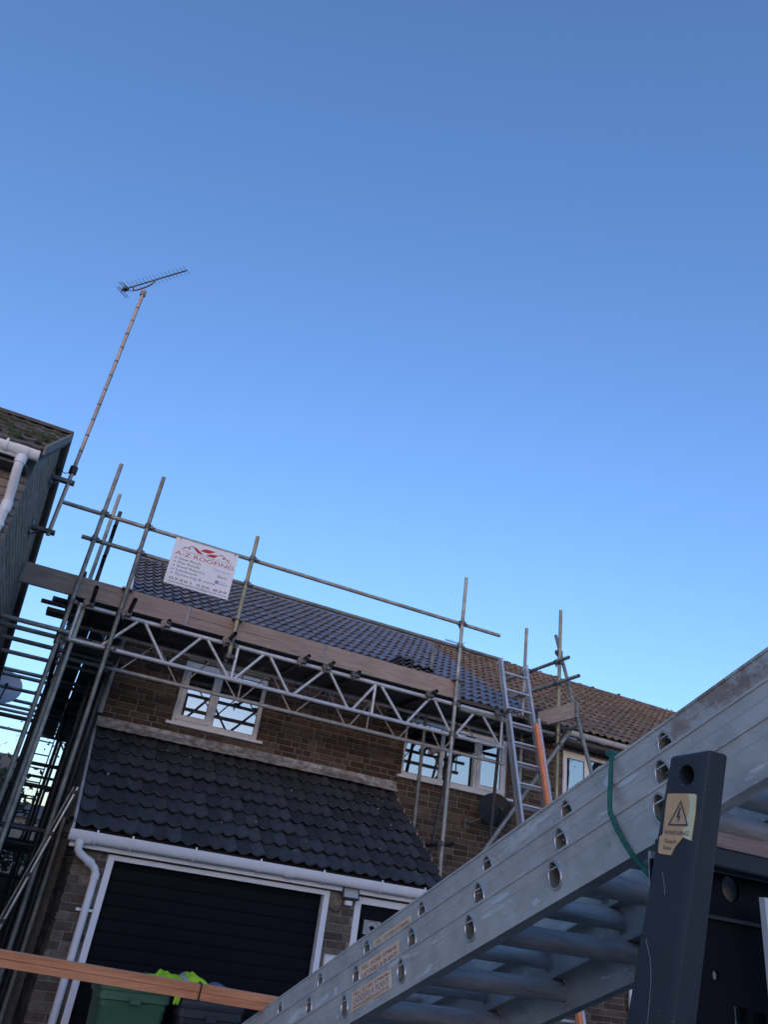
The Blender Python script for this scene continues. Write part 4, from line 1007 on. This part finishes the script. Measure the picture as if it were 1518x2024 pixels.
for j in range(4):
    for i in range(5): vs.append((1.495+.011*i+.006*math.sin(j), 6.892+.010*math.sin(i*2+j), 1.20-.026*j-.01*(i % 2)))
fm.add(vs, [(j*5+i, j*5+i+1, (j+1)*5+i+1, (j+1)*5+i) for j in range(3) for i in range(4)]).build('hanging_corner', 'hivis', hv, 80)
crumple('folded_cloth', 'grey blue cloth folded on the black bin beside the vest', 'cloth', 1.74, 2.02, 6.93, 7.3, lambda u, v: 1.175+.085*math.sin(math.pi*min(1, max(0, u*.95+.05)))**.5*math.sin(math.pi*min(1, .2+.7*v))**.5+.012*math.sin(12*u+5*v), 'grey_cloth', 14, 10)

# ================================================================== ROOFING BATTENS across the foreground
ba, bb_ = V((.063, 2.50, 1.676)), V((.825, 2.46, 1.646)); bdir = (bb_-ba).normalized(); bup = V((0, 0, 1)); bup = (bup-bdir*bup.dot(bdir)).normalized(); bsd = bdir.cross(bup)
A_, B_ = ba-bdir*.75, ba+bdir*1.05
for i, (lab, off, dx) in enumerate((('upper of two orange roofing battens tied together above the bins', .0094, 0), ('lower of two orange roofing battens tied together above the bins', -.0097, .02))):
    t = thing('roofing_batten', lab, 'batten', tuple(A_), 'orange battens in the foreground')
    bevel(MB().obox((A_+B_)/2+bup*off+bdir*dx, bdir*((B_-A_).length/2), bsd*.019, bup*.0093).build('batten', 'batten', t), .0015)
ct = thing('cable_tie', 'black cable tie binding the two orange battens', 'cable tie', tuple(ba+bdir*.54))
p = ba+bdir*.54; m_ = MB()
for a, b in ((-bsd*.0205+bup*.0205, -bsd*.0205-bup*.0205), (-bsd*.0205-bup*.0205, bsd*.0205-bup*.0205), (bsd*.0205-bup*.0205, bsd*.0205+bup*.0205), (bsd*.0205+bup*.0205, -bsd*.0205+bup*.0205)):
    m_.tube(p+a, p+b, .0026, 6)
m_.build('tie', 'tie', ct)

# ================================================================== BIG TRIPLE LADDER in the foreground
P0 = V((.7721, 1.8094, 1.7249)); e1 = V((.0587, -.9264, .3719)).normalized(); e2 = V((-e1.y, e1.x, 0)).normalized(); e3 = e2.cross(-e1)
if e3.z < 0: e3 = -e3
def LD(s, v, w): return P0+e1*s+e2*v+e3*w
big = thing('extension_ladder', 'big grey triple extension ladder with teardrop rungs sloping across the foreground', 'ladder', tuple(LD(-1.9, .2, -.04)))
def egg(a, k=1.0): return (.0145*k*math.sin(a)*(1-.24*math.cos(a)), .021*k*math.cos(a))
NE = 20
def stile_mesh(v0, v1, wlo, whi, wc, s0, s1, outer):
    """box stile, outer face pierced by the egg-shaped rung mouths"""
    m_ = MB(); k0, k1 = round(s0/.25), round(s1/.25)
    vo, vi = (v0, v1) if outer < 0 else (v1, v0)
    for k in range(k0, k1+1):
        sc_ = k*.25; a_, b_ = sc_-.125, sc_+.125
        corners = [math.atan2(ds, dw) for ds in (-.125, .125) for dw in (wlo-wc, whi-wc)]
        angs = sorted([2*math.pi*i/NE-math.pi for i in range(NE)]+corners); ring_i, ring_o = [], []
        for a in angs:
            es, ew = egg(a); ring_i.append((sc_+es, wc+ew))
            ds, dw = math.sin(a), math.cos(a)
            t = min((.125/abs(ds)) if abs(ds) > 1e-6 else 1e9, ((whi-wc)/dw if dw > 1e-6 else (wlo-wc)/dw if dw < -1e-6 else 1e9))
            ring_o.append((sc_+ds*t, wc+dw*t))
        n = len(angs); vs = [LD(s, vo, w) for s, w in ring_i+ring_o]
        m_.add(vs, [(i, (i+1) % n, n+(i+1) % n, n+i) if outer > 0 else (n+i, n+(i+1) % n, (i+1) % n, i) for i in range(n)])
    sa, sb = k0*.25-.125, k1*.25+.125
    C = lambda s, v, w: LD(s, v, w)
    m_.add([C(sa, vo, wlo), C(sb, vo, wlo), C(sb, vi, wlo), C(sa, vi, wlo)], [(0, 1, 2, 3)])
    m_.add([C(sa, vo, whi), C(sb, vo, whi), C(sb, vi, whi), C(sa, vi, whi)], [(3, 2, 1, 0)])
    m_.add([C(sa, vi, wlo), C(sb, vi, wlo), C(sb, vi, whi), C(sa, vi, whi)], [(0, 1, 2, 3)])
    for s in (sa, sb): m_.add([C(s, vo, wlo), C(s, vi, wlo), C(s, vi, whi), C(s, vo, whi)], [(0, 1, 2, 3)])
    # raised lips along both edges and a shallow rib
    m_.obox((C(sa, vo, wlo+.70*(whi-wlo))+C(sb, vo, wlo+.70*(whi-wlo)))/2, e1*(sb-sa)/2, e2*.0004, e3*.0012)
    for w_ in (whi-.0015, wlo+.0015):
        m_.obox((C(sa, vo, w_)+C(sb, vo, w_))/2+e2*outer*.0008, e1*(sb-sa)/2, e2*.0011, e3*.0022)
    return m_
SECT = ((0.0, .026, .420, .446, -.038, .031, 0.0, 'ladder', 'bottom'), (.031, .057, .389, .415, .022, .094, .062, 'ladder_mid', 'middle'), (.062, .086, .360, .384, .083, .152, .118, 'ladder_dirty', 'top'))
def egg_tube(sc_, wc, va, vb, k=1.0, n=NE):
    m_ = MB(); vs = []
    for v in (va, vb): vs += [LD(sc_+egg(2*math.pi*i/n, k)[0], v, wc+egg(2*math.pi*i/n, k)[1]) for i in range(n)]
    return m_.add(vs, [(i, (i+1) % n, n+(i+1) % n, n+i) for i in range(n)])
MT['ladder_mid'] = MT['ladder']
for (a, b, c, d, wlo, whi, wc, mt, nm_) in SECT:
    sec = stile_mesh(a, b, wlo, whi, wc, -1.75, 1.5, -1).build('stile', mt, big, 35)
    far = stile_mesh(c, d, wlo, whi, wc, -1.75, 1.5, 1).build('stile', mt, big, 35)
    for k in range(-7, 7):
        s = k*.25
        r_ = egg_tube(s, wc, a-.0005, d+.0005); q = egg_tube(s, wc, a-.0005, a+.06, .86)
        q.add([LD(s+egg(2*math.pi*i/NE, .86)[0], a+.06, wc+egg(2*math.pi*i/NE, .86)[1]) for i in range(NE)], [tuple(range(NE))])
        rg = r_.build('rung', 'rung', big, 50); q.build('rung_bore', 'bore', rg, 50)
        m_ = MB(); pts = [egg(2*math.pi*i/NE, 1.03) for i in range(NE+1)]
        m_.path([LD(s+x, a-.001, wc+y) for x, y in pts], .0024, 6); m_.build('rung_rim', 'rim', rg, 60)
        MB().path([LD(s+x*1.1, c-.001, wc+y*1.1) for x, y in pts], .0026, 6).build('rung_collar', 'rung', rg, 60)
# labels stuck between two rungs on the near stiles
def ladder_label(v, s0, s1, w0, w1, host, big_=True):
    lb = MB().poly([LD(s0, v, w0), LD(s1, v, w0), LD(s1, v, w1), LD(s0, v, w1)]).build('maker_label', 'sticker', host)
    H_ = w1-w0; Wd = s1-s0
    def ln(txt, u, vv, wu, hv, mat):
        me = fit_text(txt, wu*Wd, hv*H_, mat)
        place('label_print', me, host, frame_matrix(LD(s0+u*Wd, v-.0006, w0+vv*H_), e1, e3, -e2))
    if big_:
        ln('TEL: 01582 574646', .05, .74, .88, .16, 'sticker_ink'); ln('LADDERS & PLANT', .05, .32, .88, .32, 'sticker_purple'); ln('WWW.LADDERSPLANT.CO.UK', .05, .08, .88, .15, 'sticker_ink')
    else:
        ln('TEL: 01582 574646', .07, .58, .86, .24, 'sticker_ink'); ln('LADDERS & PLANT', .07, .05, .86, .34, 'sticker_ink')
ladder_label(-.0012, .032, .211, -.020, .0155, big)
ladder_label(.0298, .014, .198, .046, .0765, big, False)
ladder_label(.0608, .028, .206, .100, .1285, big, False)
# dried paint marks
for s, w_, v, ls, lw in ((-.105, .05, .0302, .012, .017), (-.16, .06, .0302, .03, .006), (-.035, -.012, -.0007, .006, .005), (-.03, -.028, -.0007, .006, .003), (.69, -.022, -.0007, .012, .006), (.60, .016, -.0007, .03, .007), (.80, .105, .0610, .02, .008), (.86, .120, .0610, .010, .018), (.93, .085, .0302, .03, .006)):
    m_ = MB(); n = 11; m_.poly([LD(s+ls*math.cos(2*math.pi*i/n)*random.uniform(.55, 1.2), v, w_+lw*math.sin(2*math.pi*i/n)*random.uniform(.55, 1.2)) for i in range(n)]); m_.build('paint_mark', 'blind', big)
mk = MB(); rnd = random.Random(11)
for i in range(150):
    v, lo, hi = rnd.choice(((-.0008, -.034, .028), (-.0008, -.034, .028), (.0301, .05, .09), (.0609, .105, .148)))
    s = rnd.uniform(-.5, 1.2); w_ = rnd.uniform(lo, hi); r_ = rnd.choice((.0008, .0011, .0014, .002)); n = 6; el = rnd.choice((1, 1, 1.5, 3))
    mk.poly([LD(s+r_*el*math.cos(2*math.pi*k/n)*rnd.uniform(.6, 1.2), v, w_+r_*math.sin(2*math.pi*k/n)*rnd.uniform(.6, 1.2)) for k in range(n)])
tag(mk.build('paint_specks', 'blind', big), kind='stuff')
sk = MB()
for i in range(46):
    v, lo, hi = rnd.choice(((-.0008, -.034, .028), (.0301, .05, .09), (.0609, .105, .148)))
    s = rnd.uniform(-.5, 1.25); w_ = rnd.uniform(lo, hi); L_ = rnd.uniform(.01, .05); a = rnd.uniform(-.25, .25); t = rnd.uniform(.0002, .0005)
    sk.poly([LD(s, v, w_-t), LD(s+L_, v, w_+a*L_-t*.3), LD(s+L_, v, w_+a*L_+t*.3), LD(s, v, w_+t)])
tag(sk.build('scratches', 'rung', big), kind='stuff')
# green string over the ladder
st = thing('green_string', 'green string tied down over the big ladder beside the dark post', 'string', tuple(LD(.93, .0, -.1)))
MB().path([LD(.884, .12, .155), LD(.886, .085, .159), LD(.888, .060, .158), LD(.890, .054, .150), LD(.894, .040, .122), LD(.899, .024, .094), LD(.903, .008, .064), LD(.906, -.004, .036), LD(.911, -.006, .012), LD(.918, -.006, -.015), LD(.927, -.005, -.042), LD(.938, .004, -.07), LD(.96, .02, -.12)], .0040, 10).build('string', 'rope', st, 60)
MB().tube(LD(.886, .080, .160), LD(.888, .052, .160), .0062, 10).build('knot', 'rope', st, 60)

# ================================================================== TRUCK the ladder lies on
tr = thing('flatbed_truck', 'dark grey headboard post and black panel of a flatbed truck under the big ladder', 'truck', (1.5, 2.2, GZ))
def cut(o, cutters):
    for c in cutters:
        md = o.modifiers.new('cut', 'BOOLEAN'); md.operation = 'DIFFERENCE'; md.object = c; md.solver = 'EXACT'
    dg = bpy.context.evaluated_depsgraph_get(); me = bpy.data.meshes.new_from_object(o.evaluated_get(dg))
    o.modifiers.clear(); o.data = me
    for c in cutters: bpy.data.objects.remove(c)
def lin(z, near): return (.701+(2.137-z)*.273) if near else (.768+(2.142-z)*.309)
pp = MB(); zt = 2.140
quad = lambda x0, x1, z: [(x0, lin(z, 0), z), (x0, lin(z, 1), z), (x1, lin(z, 1), z), (x1, lin(z, 0), z)]
pp.add(quad(.74, .772, zt)+quad(.74, .785, 1.05), [(0, 1, 2, 3), (7, 6, 5, 4), (1, 0, 4, 5), (2, 1, 5, 6), (3, 2, 6, 7), (0, 3, 7, 4)])
post = pp.build('headboard_post', 'post', tr)
bevel(post, .0055, 3)
cc = MB().tube((.70, .7407, 2.1127), (.768, .7407, 2.1127), .0123, 24).build('cutter', 'dark')
cut(post, [cc])
for p in post.data.polygons: p.use_smooth = True
post.data.set_sharp_from_angle(angle=R(28))
MB().tube((.764, .7407, 2.1127), (.7645, .7407, 2.1127), .0122, 20).build('hole_back', 'dark', post)
XS_ = .7385
STK = [(.7741, 2.0914), (.7713, 2.0921), (.739, 2.0898), (.7278, 2.0885), (.7254, 2.0867), (.7299, 2.0642), (.7382, 2.035), (.7508, 2.0395), (.7553, 2.0365), (.7666, 2.0276), (.7734, 2.0192), (.7923, 2.0212), (.7947, 2.0231), (.7912, 2.0411), (.7855, 2.0435), (.7803, 2.0667), (.7777, 2.0793)]
stk = MB().prism([(XS_, y, z) for y, z in STK], (.0012, 0, 0)).build('warning_label', 'warn', post)
MB().prism([(XS_-.0003, y, z) for y, z in ((.739, 2.0893), (.7278, 2.0885), (.7257, 2.0867), (.7299, 2.0642), (.7382, 2.035), (.7499, 2.0388), (.7505, 2.0492), (.742, 2.0513), (.745, 2.0580), (.739, 2.0671), (.7363, 2.0793))], (.0002, 0, 0)).build('bleached_patch', 'warn_pale', post)
tri = [V((XS_-.0006, .7505, 2.0828)), V((XS_-.0006, .7756, 2.0538)), V((XS_-.0006, .7411, 2.0519))]; cen = sum(tri, V((0, 0, 0)))/3
tm_ = MB(); inn = [cen+(p-cen)*.80 for p in tri]; 
for i in range(3):
    j = (i+1) % 3; tm_.add([tri[i], tri[j], inn[j], inn[i]], [(0, 1, 2, 3)])
tm_.build('warning_triangle', 'warn_ink', post)
rt, upv = V((0, -.997, -.073)), V((0, -.073, .997))
bz = lambda a, b: cen+rt*a+upv*b+V((-.0002, 0, 0))
MB().poly([bz(.001, .011), bz(-.0045, -.001), bz(-.0005, -.0005), bz(-.003, -.008), bz(.0035, .002), bz(.0003, .0015), bz(.0035, .011)]).build('lightning_mark', 'warn_ink', post)
for txt, y, z, wd, ht in (('WARNING', .7822, 2.0436, .041, .0052), ('Overh', .7824, 2.0334, .020, .0050), ('live', .7845, 2.0258, .0125, .0050)):
    place('label_print', fit_text(txt, wd, ht, 'warn_ink'), post, frame_matrix((XS_-.0007, y, z), rt, upv, (-1, 0, 0)))
MB().path([(.7395, .822, 1.925), (.7395, .816, 1.905), (.7395, .815, 1.885), (.7395, .819, 1.86), (.7395, .826, 1.83)], .00022, 5).build('scratch', 'pvc_grey', post)
MB().path([(.7398, .790, 2.0), (.7396, .787, 1.985), (.7396, .787, 1.975)], .0002, 5).build('scratch', 'pvc_grey', post)
ch = MB(); rch = random.Random(4)
for i in range(7):
    z = rch.uniform(1.84, 2.12); y = lin(z, 1)+rch.uniform(-.001, .0015) if rch.random() < .6 else rch.uniform(lin(z, 1)+.004, lin(z, 0)-.004); r_ = rch.uniform(.0003, .0007); n = 6
    ch.poly([(.7393, y+r_*math.cos(2*math.pi*k/n)*rch.uniform(.5, 1.3), z+r_*1.6*math.sin(2*math.pi*k/n)*rch.uniform(.5, 1.3)) for k in range(n)])
tag(ch.build('paint_chips', 'pvc_grey', post), kind='stuff')
# cross members and panel of the headboard
cb = MB().box((.774, .80, 2.022), (2.35, .84, 2.046)).build('crossbar', 'post', tr); bevel(cb, .003)
MB().box((.786, .80, 2.0465), (2.35, .838, 2.066)).build('timber_strip', 'wood_strip', tr)
pn = MB().box((.776, .846, 1.20), (2.35, .852, 2.0215)).build('headboard_panel', 'panel', tr)
c1 = MB().tube((.914, .80, 2.004), (.914, .9, 2.004), .0165, 28).build('cutter', 'dark')
c2 = MB().box((.903, .8, 1.80), (.927, .9, 1.866)).build('cutter', 'dark'); c3 = MB().box((.936, .8, 1.80), (.957, .9, 1.862)).build('cutter', 'dark'); c4 = MB().tube((.876, .80, 1.897), (.876, .9, 1.897), .0062, 16).build('cutter', 'dark')
cut(pn, [c1, c2, c3, c4])
MB().box((.776, .838, 1.962), (2.35, .8455, 1.9665)).build('panel_rib', 'post', tr)
MB().box((.89, .856, 1.79), (.97, .859, 1.88)).build('rear_window', 'glass_mirror', tr)
MB().box((.80, .875, 1.975), (1.6, .88, 2.035)).build('cab_panel', 'pvc_grey', tr)
MB().box((.86, .868, 1.885), (.89, .872, 1.91)).build('bolt_plate', 'white_paint', tr)
MB().box((.912, .79, 1.20), (.96, .799, 1.995)).build('white_trim', 'white_paint', tr)
MB().box((.70, .86, .98), (2.4, 4.3, 1.05)).build('bed', 'post', tr)
MB().box((2.3, .80, 1.05), (2.35, .90, 2.14)).build('headboard_post', 'post', tr)
for x, y in ((.95, 3.5), (2.15, 3.5), (.95, 1.2), (2.15, 1.2)):
    MB().tube((x-.11, y, GZ+.36), (x+.11, y, GZ+.36), .36, 24).build('wheel', 'black_plastic', tr, 40)
MB().box((1.2, .9, .6), (1.9, 4.2, .979)).build('chassis', 'panel', tr)

# ================================================================== BACKGROUND down the alley, trees
def tree(label, base, h, crown, n_leaf, leaf=.06, mat='leaf', levels=4, spread=.55, group='trees around the houses'):
    t = thing('tree', label, 'tree', base, group); b = V(base); rnd = random.Random(sum(map(ord, label)) % 997+5); m_ = MB(); tips = []
    def grow(p, d, L, r_, lv):
        q = p+d*L; m_.tube(p, q, r_, 6, r1=r_*.68)
        if lv == 0: tips.append(q); return
        for k in range(3 if lv > 1 else 2):
            nd = (d+V((rnd.uniform(-1, 1), rnd.uniform(-1, 1), rnd.uniform(-.3, .7)))*spread).normalized(); grow(q, nd, L*rnd.uniform(.6, .82), r_*.62, lv-1)
        if lv <= 2: tips.append(q)
    grow(b, V((0, 0, 1)), h*.32, h*.022, levels)
    m_.build('trunk', 'bark', t, 60)
    lf = MB()
    for i in range(n_leaf):
        c = rnd.choice(tips)+V((rnd.gauss(0, crown), rnd.gauss(0, crown), rnd.gauss(0, crown*.8)))
        a = V((rnd.uniform(-1, 1), rnd.uniform(-1, 1), rnd.uniform(-1, 1))).normalized()*leaf; bb2 = a.orthogonal().normalized()*leaf*.6
        lf.add([c-a, c+bb2, c+a, c-bb2], [(0, 1, 2, 3)])
    if n_leaf: lf.build('crown', mat, t)
    return t
random.seed(3)
tree('leafy tree showing behind the slim ladder at the alley end', (1.75, 22, GZ), 6.0, .30, 2200, .05)
tree('sparse twiggy tree at the picture edge beyond the alley', (-2.7, 27, GZ), 6.3, .35, 260, .035)
tree('dark bushy tree low at the end of the alley', (-1.7, 24, GZ), 3.8, .4, 1500, .10, 'hedge')
hd = MB()
for i in range(2600):
    c = V((random.uniform(-4, 2.6), random.uniform(18.0, 18.8), GZ+random.random()**.8*2.1+random.uniform(-.1, .25))); a = V((random.uniform(-1, 1), random.uniform(-1, 1), random.uniform(-1, 1))).normalized()*.09; b2 = a.orthogonal().normalized()*.06
    hd.add([c-a, c+b2, c+a, c-b2], [(0, 1, 2, 3)])
hg = thing('hedge', 'dark garden hedge closing off the alley', 'hedge', (-.5, 18.4, GZ)); hd.build('foliage', 'hedge', hg); MB().box((-4, 18.2, GZ), (2.6, 18.6, 1.7)).build('twig_core', 'bark', hg)
fh = thing('far_house', 'far brown roofed house glimpsed beyond the alley', 'house', (-5, 31, GZ))
MB().box((-12, 30, GZ), (-1.0, 38, 3.4)).build('wall', 'render_wall', fh); MB().prism([(-12, 29.7, 3.3), (-12, 34, 5.6), (-12, 38.3, 3.3)], (11.2, 0, 0)).build('roof', 'tile_mossy', fh)
fg = thing('far_garage', 'low grey garage far behind the alley ladders', 'garage', (1, 31, GZ)); MB().box((-.6, 30, GZ), (3, 35, 3.3)).build('wall', 'mortar', fg); MB().prism([(-.8, 29.8, 3.3), (-.8, 32.5, 3.9), (-.8, 35.2, 3.3)], (4, 0, 0)).build('roof', 'tile_mossy', fg)
tree('bare tree across the road mirrored in the next house window', (16.5, -3.6, GZ), 10.5, .45, 1800, .05, 'hedge', 5, .5)

for x0, x1, lab in ((-50, -3, 'unseen terrace added behind the viewer to cut low horizon light'), (1, 50, 'second unseen terrace added to cut low light, right of the gap')):  # unseen terraces added to cut the warm low light behind the camera
    oh = thing('light_block_terrace', lab, 'house', ((x0+x1)/2, -32, GZ), 'terraces added to cut low light')
    MB().box((x0, -37, GZ), (x1, -29, 5.0)).build('wall', 'render_wall', oh); MB().prism([(x0-.3, -28.6, 4.9), (x0-.3, -33, 7.7), (x0-.3, -37.4, 4.9)], (x1-x0+.6, 0, 0)).build('roof', 'tile_brown', oh)
